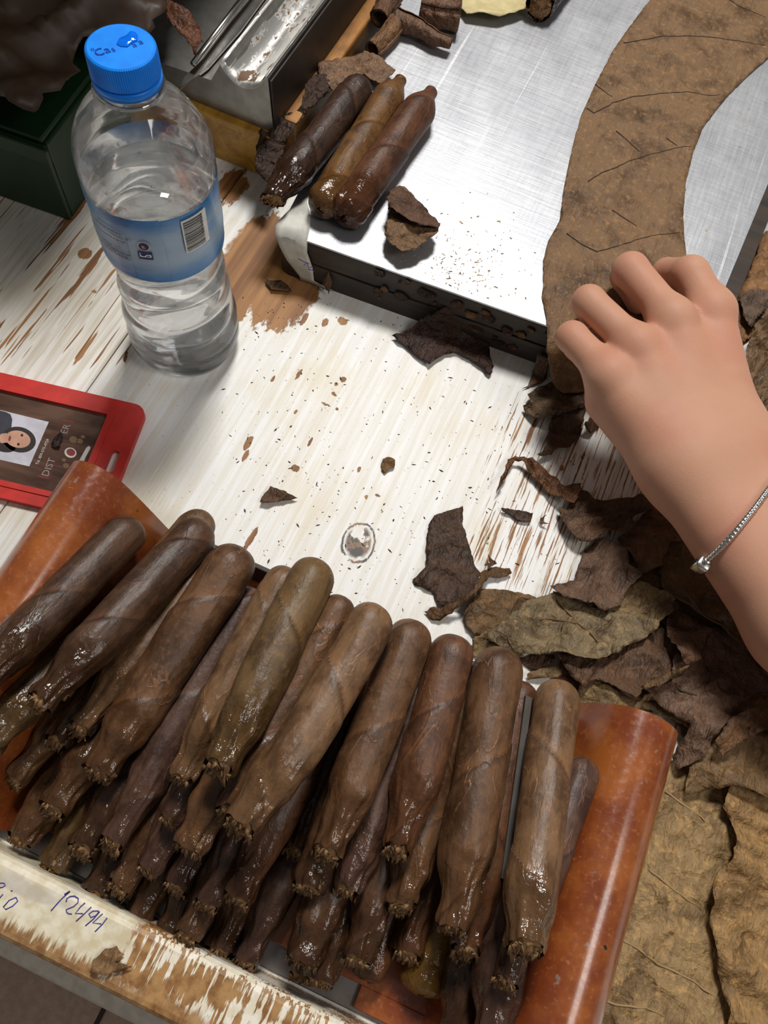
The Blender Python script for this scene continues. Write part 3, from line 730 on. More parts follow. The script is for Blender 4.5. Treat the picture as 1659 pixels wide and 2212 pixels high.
# ================================================================== leaves and leaf scraps
LEAFN = [0]
def in_hull(P, x, y): return inside(P, x, y)
def leaf(name, label, px, col, z=0.0, zf=None, amp=.004, fq=22, fold=.0, fdir=0.0, s=.0021, mat=None, cat='leaf', group=None, jag=.0006, veins=(), th=.0004, gap=.0004, up=True, vr=.00055, vdark=False, smoothk=2, dome=0.0):
    LEAFN[0] += 1; sd = LEAFN[0] * 7.31; rnd = random.Random(LEAFN[0])
    zs = [zf(p) if zf else z for p in px]
    W = [U(p[0], p[1], q) for p, q in zip(px, zs)]
    # densify outline
    B = []
    for i in range(len(W)):
        a, b = W[i], W[(i + 1) % len(W)]; n = max(1, int((b - a).length / s))
        for k in range(n):
            p = a.lerp(b, k / n); j = jag if k else 0
            B.append(Vector((p.x + j * 2 * nz(p.x * 300, p.y * 300, sd), p.y + j * 2 * nz(p.x * 300, p.y * 300, sd + 9), p.z)))
    P2 = [(b.x, b.y) for b in B]; xs = [p[0] for p in P2]; ys = [p[1] for p in P2]
    pts = [Vector(p) for p in P2]; nb = len(pts); y = min(ys); row = 0
    barr = np.array(P2)
    while y < max(ys):
        x = min(xs) + (s * .5 if row % 2 else 0)
        while x < max(xs):
            if inside(P2, x, y) and np.min((barr[:, 0] - x) ** 2 + (barr[:, 1] - y) ** 2) > (s * .55) ** 2:
                pts.append(Vector((x + rnd.uniform(-.2, .2) * s, y + rnd.uniform(-.2, .2) * s)))
            x += s
        y += s * .87; row += 1
    r = delaunay_2d_cdt(pts, [(i, (i + 1) % nb) for i in range(nb)], [], 1, 1e-7)
    V2, F2 = r[0], r[2]
    HB = np.maximum(blur(dil(HM, 1), smoothk), HM) if up else None
    warr = np.array([(w.x, w.y) for w in W]); wz = np.array([w.z for w in W])
    cf, sf = math.cos(fdir), math.sin(fdir)
    V = []
    c = sum((Vector((p[0], p[1], 0)) for p in P2), Vector()) / nb
    rad = max((Vector((p[0], p[1], 0)) - c).length for p in P2)
    for v in V2:
        x, y = v.x, v.y
        if zf:
            base = float(wz.mean())
            for _ in range(4): base = zf(px_of((x, y, base)))
        else: base = bil(HB, x, y) + gap
        a = x * cf + y * sf; b = -x * sf + y * cf
        cr = amp * (.55 * (1 - abs(nz(x * fq, y * fq, sd)) * 2) * .5 + .3 * abs(nz(a * fq * .7, b * fq * 3.2, sd + 3)) * 2 + .22 * abs(nz(x * fq * 4, y * fq * 4, sd + 5)))
        cr = max(0, cr) + amp * .55 * max(0, 1 - abs(nz(a * fq * 1.1, b * fq * 2.0, sd + 11)) * 5) ** 1.5 + amp * .26 * max(0, 1 - abs(nz(a * fq * 2.4, b * fq * 4.2, sd + 13)) * 4) ** 1.4 + amp * .12 * max(0, 1 - abs(nz(a * fq * 5, b * fq * 8, sd + 17)) * 3.5)
        if fold: cr += fold * abs(math.sin(b * fq * 8 + 5 * nz(x * fq * .8, y * fq * .8, sd + 8)))
        if dome: cr += dome * max(0, 1 - ((Vector((x, y, 0)) - c).length / rad) ** 2)
        V.append(Vector((x, y, base + cr)))
    # write into height map
    for v in V:
        i, j = gidx(v.x, v.y); i = int(round(i)); j = int(round(j))
        if 1 <= i < GN - 1 and 1 <= j < GN - 1: HM[i - 1:i + 2, j - 1:j + 2] = np.maximum(HM[i - 1:i + 2, j - 1:j + 2], v.z + th)
    zb = min(v.z for v in V); org = Vector((c.x, c.y, zb))
    me = mesh(name, rel(V, org), F2)
    o = obj(name, me, mat or MT['leaf'], None, True, org); o.color = (*col, 1)
    md = o.modifiers.new('thickness', 'SOLIDIFY'); md.thickness = th; md.offset = 1; md.use_rim = True
    tag(o, label, cat, group)
    for vn in veins:
        Q = [U(p[0], p[1], zf(p) if zf else z) for p in vn]; path = []
        for a, b in zip(Q[:-1], Q[1:]):
            n = max(2, int((b - a).length / .003))
            for k in range(n):
                p = a.lerp(b, k / n); best = min(V, key=lambda w: (w.x - p.x) ** 2 + (w.y - p.y) ** 2)
                path.append(Vector((p.x + .0008 * nz(p.x * 200, p.y * 200, 1), p.y + .0008 * nz(p.x * 200, p.y * 200, 5), best.z + th + vr * .25)))
        if len(path) > 2:
            n = len(path)
            if n > 4: path = [path[0]] + [Vector((path[i].x, path[i].y, (path[i - 1].z + path[i].z * 2 + path[i + 1].z) / 4)) for i in range(1, n - 1)] + [path[-1]]
            VV, FF = tube(rel(path, org), [vr * (1 - .5 * i / n) for i in range(n)], 6)
            obj('vein', mesh('vein', VV, FF), MT[vdark if isinstance(vdark, str) else 'veindark' if vdark else 'vein'], o)
    return o
z3 = zc(860, 760, 2.0764); zC = zc(1060, 760, 4.1475); zG = zc(1000, 1250, 2.517); zH = zc(1250, 1560, 3.393); zFv = zc(1540, 400, 3.95)
z7 = zc(540, 440, 2.5136); z5 = zc(540, 120, 3.6065); zA = zc(520, 620, 3.456); z8 = zc(1150, 0, 3.2594); z4 = zc(360, 0, 3.318); z6t = zc(760, 0, 2.592); z6b = zc(0, 1500, 2.37)
cDK = (.105, .056, .030); cBR = (.175, .094, .046); cOL = (.225, .150, .070); cTN = (.33, .215, .098); cPU = (.155, .090, .058); cWR = (.205, .120, .060); cRB = (.10, .045, .02)

# --- big tan leaves to the right of the tray
leaf('tobacco_leaf', 'large tan leaf with dark flecks spread flat beside the orange tray wall', zH([(560, 640), (640, 260), (760, 290), (900, 330), (1050, 420), (1190, 440), (1240, 620), (1240, 900), (1240, 1060), (1140, 1220), (1140, 1500), (1140, 1700), (1220, 1800), (1220, 2080), (1220, 2350), (-200, 2350), (-50, 2000), (150, 1500), (350, 1000)]),
     cTN, .006, amp=.004, fq=24, s=.0023, veins=[zH([(650, 500), (770, 600), (900, 690), (940, 770)]), zH([(520, 1080), (640, 1170), (760, 1270), (870, 1340), (965, 1420)]), zH([(280, 1560), (440, 1660), (600, 1780), (760, 1850), (900, 1930), (1080, 2060)]), zH([(110, 2020), (300, 2080), (500, 2100), (700, 2180)])], vr=.0007, vdark='veinlite')
leaf('tobacco_leaf', 'rumpled golden tan leaf with long folds, beside the flecked tan leaf', zH([(1090, 430), (1250, 490), (1450, 510), (1620, 470), (1740, 800), (1690, 1200), (1800, 1600), (1700, 2000), (1640, 2330), (1300, 2400), (1070, 2350), (1085, 2080), (1040, 1950), (1000, 1750), (950, 1480), (950, 1220), (1050, 1060), (1130, 900), (1100, 700), (1040, 620)]),
     (.32, .195, .082), .008, amp=.006, fq=20, fold=.0036, fdir=.15, s=.0023)
leaf('tobacco_leaf', 'pale tan leaf with a torn lower edge above the rumpled leaves', zH([(890, 340), (1000, 270), (1100, 180), (1250, 100), (1450, 60), (1660, 110), (1740, 330), (1640, 500), (1450, 520), (1200, 485), (1140, 460), (1080, 400)]), (.32, .21, .10), .012, amp=.004, s=.003)
# --- brown pile behind the tray
leaf('tobacco_leaf', 'broad dark brown leaf spread under the whole pile behind the tray', [(1190, 1490), (1215, 1400), (1260, 1310), (1300, 1230), (1400, 1150), (1480, 1095), (1700, 1200), (1790, 1330), (1740, 1500), (1770, 1620), (1600, 1640), (1500, 1600), (1440, 1540), (1250, 1524)], cBR, .002, amp=.005, s=.003)
leaf('tobacco_leaf', 'tan leaf with a dark fold under the dusky leaf by the tray corner', [(1460, 1560), (1540, 1480), (1740, 1440), (1740, 1760), (1560, 1700), (1470, 1720), (1480, 1640)], (.19, .115, .052), .004, amp=.006, s=.003)
leaf('tobacco_leaf', 'olive leaf lying flat along the back edge of the orange tray', zG([(600, 640), (680, 440), (760, 560), (840, 630), (940, 680), (1060, 660), (1200, 780), (1240, 860), (1100, 760), (1000, 716), (640, 700)]), cOL, .003, amp=.003)
leaf('leaf_scrap', 'dark leaf scrap on bare white table next to the cigar heads', zG([(310, 430), (400, 410), (490, 420), (480, 460), (420, 495), (380, 495), (320, 460)]), cDK, .002, amp=.003, cat='leaf scrap')
leaf('leaf_scrap', 'narrow olive leaf scrap with a torn edge by the patchy cigar head', zG([(345, 520), (400, 500), (540, 480), (600, 520), (500, 545), (420, 545), (350, 552)]), cOL, .002, amp=.003, cat='leaf scrap')
leaf('tobacco_leaf', 'dark glossy wrinkled leaf under the olive folded leaf', zG([(490, 430), (640, 400), (780, 440), (860, 380), (980, 330), (1060, 270), (1120, 300), (1190, 480), (1180, 520), (1050, 560), (940, 620), (900, 670), (800, 600), (700, 560), (640, 610), (560, 540)]), cDK, .005, amp=.006, fold=.0012, fdir=1.3)
leaf('tobacco_leaf', 'dark dusky leaf with rough veins sweeping down to the tray corner', zG([(1120, 420), (1190, 460), (1290, 400), (1330, 280), (1450, 250), (1760, 400), (1760, 560), (1600, 620), (1480, 690), (1400, 780), (1310, 900), (1280, 980), (1170, 1040), (1150, 960), (1195, 840), (1210, 800), (1080, 700), (940, 620), (1120, 560)]), cPU, .010, amp=.006,
     veins=[zG([(1480, 680), (1380, 600), (1330, 480), (1300, 420)]), zG([(1250, 640), (1180, 600), (1130, 560)])], vdark=True)
leaf('tobacco_leaf', 'brown leaf with a dark curled fold at the right of the dusky leaf', zG([(1310, 900), (1390, 780), (1480, 730), (1580, 700), (1760, 720), (1760, 860), (1600, 830), (1500, 880), (1370, 975)]), cBR, .012, amp=.006, fold=.001)
leaf('tobacco_leaf', 'reddish brown leaf piece with a torn edge leaning on the dusky leaf', zG([(1105, 290), (1150, 100), (1190, 110), (1260, 180), (1330, 290), (1290, 400), (1270, 450), (1190, 480), (1130, 400)]), (.15, .078, .045), .016, amp=.006, fold=.001, fdir=.4)
leaf('leaf_scrap', 'thin curled leaf strip lying on the dark glossy leaf', zG([(935, 605), (1000, 558), (1100, 518), (1192, 488), (1165, 535), (1060, 585), (960, 620)]), (.13, .075, .035), .016, amp=.005, cat='leaf scrap')
leaf('tobacco_leaf', 'brown leaf spread under the wrist below the bracelet', z3([(1200, 830), (1320, 800), (1480, 900), (1560, 1000), (1800, 1080), (1800, 1480), (1660, 1390), (1560, 1310), (1480, 1250), (1380, 1160), (1300, 1120), (1250, 1080), (1220, 1100), (1205, 950)]), (.175, .105, .05), .020, amp=.006, fold=.0012, fdir=2.2, veins=[z3([(1250, 1085), (1370, 1165), (1470, 1245), (1640, 1370)])], vr=.0008)
leaf('tobacco_leaf', 'dark twisted leaf bundle lying beside the wrist', z3([(1000, 820), (1080, 750), (1130, 700), (1180, 640), (1260, 700), (1340, 800), (1320, 850), (1210, 860), (1180, 960), (1100, 990), (1060, 920)]), cBR, .014, amp=.008, fold=.002, fdir=.5)
leaf('tobacco_leaf', 'brown leaf with ragged tip under the fan of dark leaf', zG([(0, 190), (60, 100), (100, 55), (200, 55), (300, 70), (395, 100), (420, 200), (300, 260), (140, 310), (60, 300), (20, 260)]), (.15, .085, .036), .004, amp=.005, fold=.0008)
leaf('leaf_scrap', 'olive leaf end poking out behind the cigar heads', zG([(50, 330), (140, 280), (260, 320), (330, 420), (250, 450), (60, 420)]), cOL, .004, amp=.003, cat='leaf scrap')
leaf('tobacco_leaf', 'grey olive leaf resting behind the fan of dark leaf', zG([(740, 150), (850, 60), (960, 10), (1040, 60), (1125, 130), (1130, 180), (1050, 250), (960, 230), (840, 230)]), cOL, .012, amp=.005)
leaf('tobacco_leaf', 'big mottled olive leaf with a pale midrib, lying behind the cigars', zG([(140, 290), (200, 240), (300, 160), (345, 115), (500, 60), (560, 50), (640, 90), (760, 170), (860, 180), (960, 200), (1050, 240), (1045, 280), (980, 330), (865, 375), (860, 395), (775, 430), (720, 450), (620, 440), (500, 410), (400, 405), (300, 390), (130, 330)]), (.205, .150, .082), .014, amp=.006, fq=26,
     veins=[zG([(510, 55), (560, 120), (640, 230), (700, 310), (760, 425)]), zG([(215, 250), (260, 340), (310, 410)]), zG([(640, 230), (500, 200), (400, 210)])], vr=.0006)
leaf('tobacco_leaf', 'dark fan shaped leaf with radiating ribs, next to the twisted stem leaf', z3([(700, 1030), (830, 990), (840, 930), (870, 860), (930, 800), (960, 790), (1040, 880), (1050, 940), (1110, 970), (1100, 1000), (1050, 1050), (1000, 1130), (930, 1160), (880, 1120), (830, 1100), (760, 1080)]), (.135, .080, .052), .020, amp=.006, fold=.0016, fdir=.9)
leaf('tobacco_leaf', 'dark crumpled leaf with a shiny wet patch, below the wrist', zC([(640, 1350), (720, 1390), (790, 1205), (850, 1200), (920, 1240), (970, 1280), (1100, 1285), (1200, 1290), (1390, 1250), (1440, 1320), (1430, 1420), (1280, 1480), (1240, 1530), (1250, 1620), (1180, 1670), (1130, 1620), (1050, 1580), (1000, 1620), (900, 1700), (810, 1680), (720, 1600), (650, 1480)]), cDK, .012, amp=.009, fold=.0012, fdir=1.0)
leaf('twisted_leaf', 'twisted brown leaf stalk with a thin bent tip on the white table', zC([(50, 1260), (80, 1150), (130, 1060), (160, 950), (220, 935), (300, 945), (390, 970), (460, 1010), (560, 1110), (650, 1190), (790, 1205), (780, 1270), (720, 1390), (640, 1340), (530, 1270), (480, 1220), (400, 1130), (340, 1070), (280, 980), (220, 970), (180, 1030), (150, 1100)]), (.12, .052, .022), .006, amp=.006, fq=40, fold=.002, fdir=-.75, s=.0018, cat='leaf')
# --- loose scraps on the table
leaf('leaf_scrap', 'large dark square cornered leaf scrap lying alone on the white table', z3([(163, 735), (290, 690), (288, 770), (320, 880), (345, 960), (370, 1000), (345, 1060), (330, 1100), (290, 1140), (180, 1145), (160, 1080), (75, 1045), (65, 1020), (120, 970), (135, 780)]), (.07, .040, .026), .002, amp=.0035, fq=30, cat='leaf scrap')
leaf('leaf_scrap', 'thin crooked brown leaf strip along the dark square scrap', z3([(120, 1160), (145, 1145), (200, 1150), (270, 1130), (330, 1080), (360, 1010), (380, 985), (450, 965), (500, 970), (512, 990), (490, 1005), (400, 1020), (375, 1050), (340, 1100), (260, 1160), (190, 1205), (155, 1200)]), (.10, .052, .022), .004, amp=.003, s=.0016, cat='leaf scrap')
leaf('leaf_scrap', 'tiny pointed dark leaf tip above the crooked strip', z3([(375, 975), (405, 960), (398, 915), (435, 962), (400, 985)]), cDK, .001, amp=.001, s=.0012, cat='leaf scrap')
leaf('leaf_scrap', 'small brown flag shaped leaf chip with a frayed stalk', zC([(85, 1412), (150, 1412), (270, 1435), (375, 1450), (350, 1535), (270, 1530), (180, 1470), (100, 1440)]), (.06, .034, .024), .001, amp=.002, s=.0014, cat='leaf scrap')
leaf('leaf_scrap', 'tiny hooked dark leaf chip beside the flag shaped chip', zC([(440, 1500), (490, 1478), (470, 1510), (465, 1530), (510, 1556), (470, 1552), (440, 1540)]), cDK, .001, amp=.0008, s=.001, cat='leaf scrap')
leaf('leaf_scrap', 'small dark folded triangular chip in the middle of the table', zA([(145, 1615), (220, 1495), (300, 1530), (425, 1575), (370, 1592), (300, 1602), (190, 1622)]), cDK, .002, amp=.004, s=.0014, cat='leaf scrap')
leaf('leaf_scrap', 'round brown crumb of leaf alone on white paint', zA([(1045, 1330), (1060, 1290), (1095, 1275), (1150, 1300), (1145, 1350), (1100, 1370), (1075, 1395), (1050, 1360)]), (.16, .085, .03), .001, amp=.0022, s=.0011, cat='leaf scrap')
leaf('leaf_scrap', 'dark leaf chip on the bare wood beside the cutting board', zc(440, 360, 5.184)([(680, 1260), (730, 1290), (880, 1300), (950, 1360), (990, 1410), (870, 1405), (760, 1400), (720, 1340)]), cDK, .001, amp=.0025, s=.0012, cat='leaf scrap')
leaf('leaf_scrap', 'small dark crumpled chip at the foot of the masking tape', zc(440, 360, 5.184)([(1330, 1400), (1390, 1370), (1430, 1410), (1400, 1455), (1370, 1430)]), cDK, .001, amp=.0015, s=.0011, cat='leaf scrap')
leaf('leaf_scrap', 'slim dark leaf sliver next to the bottle base', zc(0, 430, 5.184)([(1425, 1660), (1432, 1720), (1410, 1830), (1380, 1790), (1400, 1735)]), cDK, .001, amp=.0015, s=.0011, cat='leaf scrap')
zf1 = lambda p: .002 + .020 * sm(730, 665, p[1])
leaf('leaf_scrap', 'dark pointed leaf piece leaning against the front of the cutting board', z7([(770, 720), (900, 640), (985, 590), (1060, 560), (1120, 570), (1150, 610), (1230, 650), (1300, 710), (1300, 830), (1322, 890), (1300, 935), (1270, 900), (1200, 850), (1110, 810), (1060, 820), (1010, 850), (970, 882), (880, 810)]), (.038, .017, .011), zf=zf1, amp=.0018, fq=40, s=.002, cat='leaf scrap', veins=[z7([(1000, 620), (1120, 730), (1260, 850)])], vdark=True, vr=.0004)
leaf('leaf_scrap', 'dark pointed leaf tip sticking out below the plate edge', zC([(280, 340), (340, 300), (370, 200), (370, 120), (490, 150), (500, 240), (420, 290)]), cPU, .001, amp=.002, s=.0016, cat='leaf scrap')
leaf('tobacco_leaf', 'dark ragged leaf hanging below the hand onto the white table', zC([(540, 600), (700, 560), (870, 480), (830, 600), (790, 700), (820, 690), (800, 760), (700, 870), (600, 870), (540, 930), (430, 960), (400, 950), (490, 860), (480, 820), (520, 720), (530, 640)]), (.10, .06, .034), .003, amp=.006, s=.002)
leaf('leaf_scrap', 'short dark leaf tip beside the ragged leaf under the hand', zC([(810, 690), (910, 590), (980, 640), (880, 745), (840, 720)]), cDK, .002, amp=.003, s=.0016, cat='leaf scrap')
leaf('tobacco_leaf', 'dark crumpled leaf with a torn edge where the wrapper leaves the plate', zC([(330, 380), (380, 345), (500, 300), (560, 270), (700, 180), (860, 330), (870, 430), (780, 510), (700, 550), (600, 560), (540, 600), (400, 600), (370, 570), (310, 510), (295, 470), (350, 455)]), (.12, .075, .04), .006, amp=.007, fq=30, fold=.001, s=.002)
# --- right of the plate, behind the hand
leaf('tobacco_leaf', 'orange tan leaf beside the right side of the cutting board', zFv([(410, 430), (470, 380), (700, 300), (800, 500), (700, 800), (470, 1000), (440, 1060), (330, 1290), (240, 1360), (150, 1250), (160, 1000), (240, 880), (330, 700), (380, 560)]), (.27, .14, .06), .004, amp=.005, veins=())
leaf('tobacco_leaf', 'grey brown folded leaf on the orange tan leaf behind the hand', zFv([(240, 940), (330, 880), (450, 870), (560, 900), (520, 1050), (440, 1060), (340, 1200), (270, 1100)]), (.13, .085, .06), .010, amp=.004)
leaf('tobacco_leaf', 'dark rumpled leaf along the thumb side of the hand', zFv([(300, 1250), (440, 1080), (620, 1000), (800, 1400), (800, 2500), (600, 2400), (470, 2250), (380, 1950), (280, 1650), (270, 1450)]), (.17, .105, .055), .008, amp=.011, fold=.004, fdir=1.0)
# --- on the rail
leaf('leaf_scrap', 'brown leaf scrap lying on the painted front rail', z6b([(465, 1420), (490, 1350), (540, 1300), (600, 1285), (640, 1330), (590, 1370), (680, 1390), (600, 1420), (520, 1430)]), (.22, .125, .055), zf=lambda p: LIPZ + .0008, amp=.0025, s=.0018, cat='leaf scrap')
# --- wrapper leaf being worked on the steel plate
def zwrap(p): return ZP + .0006 - (ZP - .010) * sm(735, 850, p[1]) if p[1] > 735 else ZP + .0006
wl = z8([(830, -60), (830, 0), (670, 210), (560, 370), (440, 600), (340, 820), (290, 1000), (250, 1180), (220, 1330), (190, 1560), (110, 1700), (75, 1830), (75, 2021)])
wr = z8([(1065, 1640), (1060, 1480), (1080, 1280), (1130, 1080), (1200, 900), (1360, 690), (1500, 550), (1659, 410), (1750, 340), (1750, -60)])
wl += [(1170, 640), (1180, 690), (1179, 760), (1184, 800), (1192, 830), (1215, 850), (1250, 850), (1300, 840), (1380, 790), (1440, 720), (1482, 640), (1482, 560)]
leaf('wrapper_leaf', 'long smooth brown wrapper leaf strip laid on the steel plate under the hand', wl + wr, cWR, zf=zwrap, amp=.0006, fq=24, s=.003, mat=MT['leafflat'], jag=.0003, th=.0005,
     veins=[z8([(1300, -40), (1450, 50), (1659, 140)]), z8([(640, 310), (740, 295), (900, 265), (1100, 260), (1250, 270), (1450, 300), (1659, 330)]), z8([(380, 770), (430, 805), (560, 735), (700, 690), (900, 665), (1100, 655), (1250, 680), (1350, 675)]), z8([(390, 1285), (480, 1225), (580, 1190), (680, 1140), (850, 1090), (1000, 1050), (1140, 1030)]), z8([(240, 1650), (330, 1720), (450, 1780), (560, 1750), (740, 1690), (860, 1660), (1060, 1640)]), z8([(590, 930), (720, 1050), (780, 1100)]), z8([(940, 980), (1040, 1050)]), z8([(440, 600), (580, 710)]), z8([(560, 1490), (760, 1620)])], vr=.00042, vdark=True)
# folded scrap on the plate
leaf('leaf_scrap', 'brown leaf piece folded over on itself on the steel plate', z5([(1075, 1180), (1090, 1080), (1160, 1035), (1250, 1090), (1480, 1330), (1455, 1410), (1310, 1510), (1180, 1540), (1110, 1490), (1060, 1440), (1050, 1340), (1080, 1270)]), (.17, .098, .05), zf=lambda p: ZP + .004 + .006 * sm(420, 500, p[1]), amp=.004, fq=45, s=.0018, cat='leaf scrap')
fp = z5([(1060, 1110), (1120, 1040), (1165, 1030), (1250, 1090), (1480, 1330), (1470, 1350), (1320, 1335), (1180, 1255), (1090, 1190)])
def zflap(p): return ZP + .0095 + .008 * max(0, sm(-60, 40, (p[1] - 450) - .75 * (p[0] - 880)))
leaf('leaf_scrap', 'rust brown leaf curl lying on the folded leaf piece', fp, (.105, .055, .034), zf=zflap, amp=.002, fq=40, s=.0018, cat='leaf scrap')
# --- scraps between mould and plate
leaf('tobacco_leaf', 'tan brown leaf lying flat behind the three plate cigars', z4([(1090, 470), (1260, 430), (1420, 400), (1530, 440), (1640, 530), (1540, 620), (1480, 600), (1370, 560), (1250, 640), (1200, 700), (1150, 620), (1090, 560)]), (.20, .115, .065), zf=lambda p: ZP + .004, amp=.004, fq=35, s=.002)
leaf('tobacco_leaf', 'dark crumpled leaf wedged between metal trough and plate cigars', z4([(830, 870), (970, 800), (1000, 650), (1060, 560), (1150, 560), (1190, 680), (1080, 760), (950, 900), (860, 1060), (790, 1200), (740, 1330), (640, 1260), (640, 1060), (680, 960), (740, 990)]), (.042, .022, .014), zf=lambda p: .030 + .012 * sm(400, 150, p[1]), amp=.006, fq=26, fold=.001, s=.002)

def roll_mesh(path, r, turns=1.35, na=30, seed=1, flare=.15):
    V = []; Fc = []; P = [Vector(p) for p in path]; m = len(P)
    for i in range(m):
        t = (P[min(i + 1, m - 1)] - P[max(i - 1, 0)]).normalized(); a = t.cross(Vector((0, 0, 1))).normalized(); b = a.cross(t)
        e = r[i] if hasattr(r, '__len__') else r
        for k in range(na):
            th = turns * 2 * math.pi * k / (na - 1); q = e * (1 - .28 * k / na) * (1 + .16 * nz(math.cos(th) * 1.5 + seed, math.sin(th) * 1.5, i * .35)) * (1 + flare * abs(i / (m - 1) - .5))
            V.append(P[i] + a * (q * math.cos(th + seed)) + b * (q * math.sin(th + seed)))
    for i in range(m - 1):
        for k in range(na - 1): Fc.append((i * na + k, i * na + k + 1, (i + 1) * na + k + 1, (i + 1) * na + k))
    return V, Fc
def rolled(name, label, pxs, r, zc_, col, seed, turns=1.35):
    P = [U(x, y, zc_) for x, y in pxs]; path = []
    for a, b in zip(P[:-1], P[1:]):
        for k in range(8): path.append(a.lerp(b, k / 8))
    path.append(P[-1])
    rr = [r[0] + (r[1] - r[0]) * i / (len(path) - 1) for i in range(len(path))]
    V, Fc = roll_mesh(path, rr, turns, 30, seed); lo = min(v.z for v in V); org = Vector((P[0].x, P[0].y, ZP + .0005))
    V = [Vector((v.x, v.y, v.z - lo + ZP + .0006)) for v in V]
    o = obj(name, mesh(name, rel(V, org), Fc), MT['leaf'], None, True, org); o.color = (*col, 1)
    md = o.modifiers.new('thickness', 'SOLIDIFY'); md.thickness = .0006; tag(o, label, 'leaf scrap'); return o
rolled('rolled_leaf', 'short wide leaf roll with open torn end near the cream sheet', z6t([(385, 68), (480, 92), (600, 110)]), (.0088, .0105), ZP + .009, (.16, .085, .05), 1, 1.6)
rolled('rolled_leaf', 'thin twisted leaf roll tapering to a stalk on the steel plate', z6t([(240, 120), (370, 165), (470, 225), (553, 252)]), (.0075, .0035), ZP + .007, (.15, .082, .048), 2)
rolled('rolled_leaf', 'leaf roll with golden brown gathered end at the plate edge', z6t([(245, 140), (180, 230), (110, 290)]), (.0068, .0058), ZP + .006, (.20, .105, .05), 3, 1.8)
rolled('rolled_leaf', 'dark brown leaf roll lying along the orange wood strip', z6t([(240, -20), (180, 70), (150, 130)]), (.0085, .0065), ZP + .006, (.12, .058, .032), 4, 1.7)
# cream sheet and a rolled dark leaf end at the far side of the plate
leaf('cream_sheet', 'pale cream yellow sheet with a ragged edge on the far plate', z6t([(400, -20), (430, 20), (460, 45), (600, 50), (640, 95), (820, 118), (930, 85), (985, 60), (1010, -20), (1050, -260), (400, -260)]), (1, 1, 1), zf=lambda p: ZP + .004, amp=.005, fq=12, s=.004, mat=MT['cream'], cat='paper')
A, B = U(1165, 16, ZP + .011), U(1330, -190, ZP + .011)
ms = cigar_meshes((B - A).length, .0105, 77, endr=.9, tl=.01, lump=.7); place_cigar('cigar', A, B, ms, 1, (.05, .022, .015), 1.0, 'dark cigar end poking in beside the cream sheet', None, (1, 1, 1))

# ================================================================== metal bunching trough in its yellow wooden frame
WZ = .037
mo = Vector((U(586, 389).x, U(586, 389).y, 0))
mould = tag(empty('cigar_press', mo), 'dull metal trough box set in a yellow varnished wooden frame', 'press')
def mbox(name, x0, x1, y0, y1, z0, z1, mat, bev=.001, sm_=False): return bmo(name, boxbm(x0 - mo.x, x1 - mo.x, y0 - mo.y, y1 - mo.y, z0, z1, bev, 2), mat, mould, sm_)
yb = mo.y + .42
o = mbox('front_board', -.40, mo.x, mo.y, mo.y + .018, 0, WZ, MT['yellow'])
mbox('side_board', mo.x - .004, mo.x + .012, mo.y + .018, yb, 0, WZ + .004, MT['orangewood'], .002)
mbox('side_board', -.40, -.385, mo.y + .018, yb, 0, WZ, MT['yellow'])
mbox('bottom_board', -.385, mo.x - .004, mo.y + .018, yb, 0, .012, MT['yellow'])
bc = U(598, 289, WZ); ty = bc.y
xr = bc.x - .001; tzp = .080
xtR = U(575, 166, tzp).x; xtL = U(477, 137, tzp).x; yt0 = U(577, 169, tzp).y
prof = [(xr, .012), (xtR + .001, tzp - .001), (xtR - .001, tzp)]
for k in range(1, 12):
    a = math.pi * k / 12; prof.append((xtR - .001 + (xtL - xtR + .002) * k / 12, tzp - .012 * math.sin(a) ** .8))
prof += [(xtL + .001, tzp), (xtL - .0015, tzp - .002), (xtL - .012, tzp - .020), (-.37, tzp - .026), (-.375, .012)]
V = []; Fc = []; n = len(prof)
for j, y in enumerate((ty, ty + .36)):
    for (x, z) in prof:
        yy = y + (yt0 - ty) * (z - WZ) / (tzp - WZ) * .6 if (j == 0 and z > WZ) else y
        V.append(Vector((x, yy, z)) - mo)
Fc = [(i, i + 1, n + i + 1, n + i) for i in range(n - 1)] + [tuple(range(n)), tuple(range(n, 2 * n))[::-1]]
bm = bmesh.new(); vs = [bm.verts.new(v) for v in V]
for q in Fc: bm.faces.new([vs[i] for i in q])
o = bmo('trough_body', bm, MT['darksteel'], mould)
# bright worn lining of the trough
V = []; Fc = []; ns = 14; ny = 24
for j in range(ny + 1):
    y = yt0 - .004 + .34 * j / ny
    for k in range(ns + 1):
        u = k / ns; x = xtR + .0008 + (xtL - xtR - .0016) * u; z = tzp + .0007 - .012 * math.sin(math.pi * u) ** .8
        V.append(Vector((x, y, z + .0008 * nz(x * 150, y * 90, 2))) - mo)
for j in range(ny):
    for k in range(ns): Fc.append((j * (ns + 1) + k, j * (ns + 1) + k + 1, (j + 1) * (ns + 1) + k + 1, (j + 1) * (ns + 1) + k))
t = NT('worn_bright_lining'); q = t.noise(t.pos((1, .4, 1)), 130, 4, .65); r_ = t.ramp(q, .56, .62)
lm = t.P(col=t.mix(r_, (.72, .71, .68), (.16, .09, .045)), metal=t.ramp(q, .56, .62, .85, .1), rough=t.ramp(q, .5, .62, .32, .7), normal=t.bump(q, .3, .0008))
o = obj('trough_lining', mesh('trough_lining', V, Fc), lm, mould); o.modifiers.new('t', 'SOLIDIFY').thickness = .0005
V = [Vector(p) - mo for p in ((xr + .0012, ty + .001, .014), (xr + .0012, ty + .36, .014), (xtR + .0032, ty + .36, tzp - .003), (xtR + .0032, ty + (yt0 - ty) * .6 + .001, tzp - .003))]
o = obj('side_plate', mesh('side_plate', V, [(0, 1, 2, 3)]), MT['darkmetal'], mould, False); o.modifiers.new('t', 'SOLIDIFY').thickness = .0012  # thin plate, darker than the trough body, over its right face
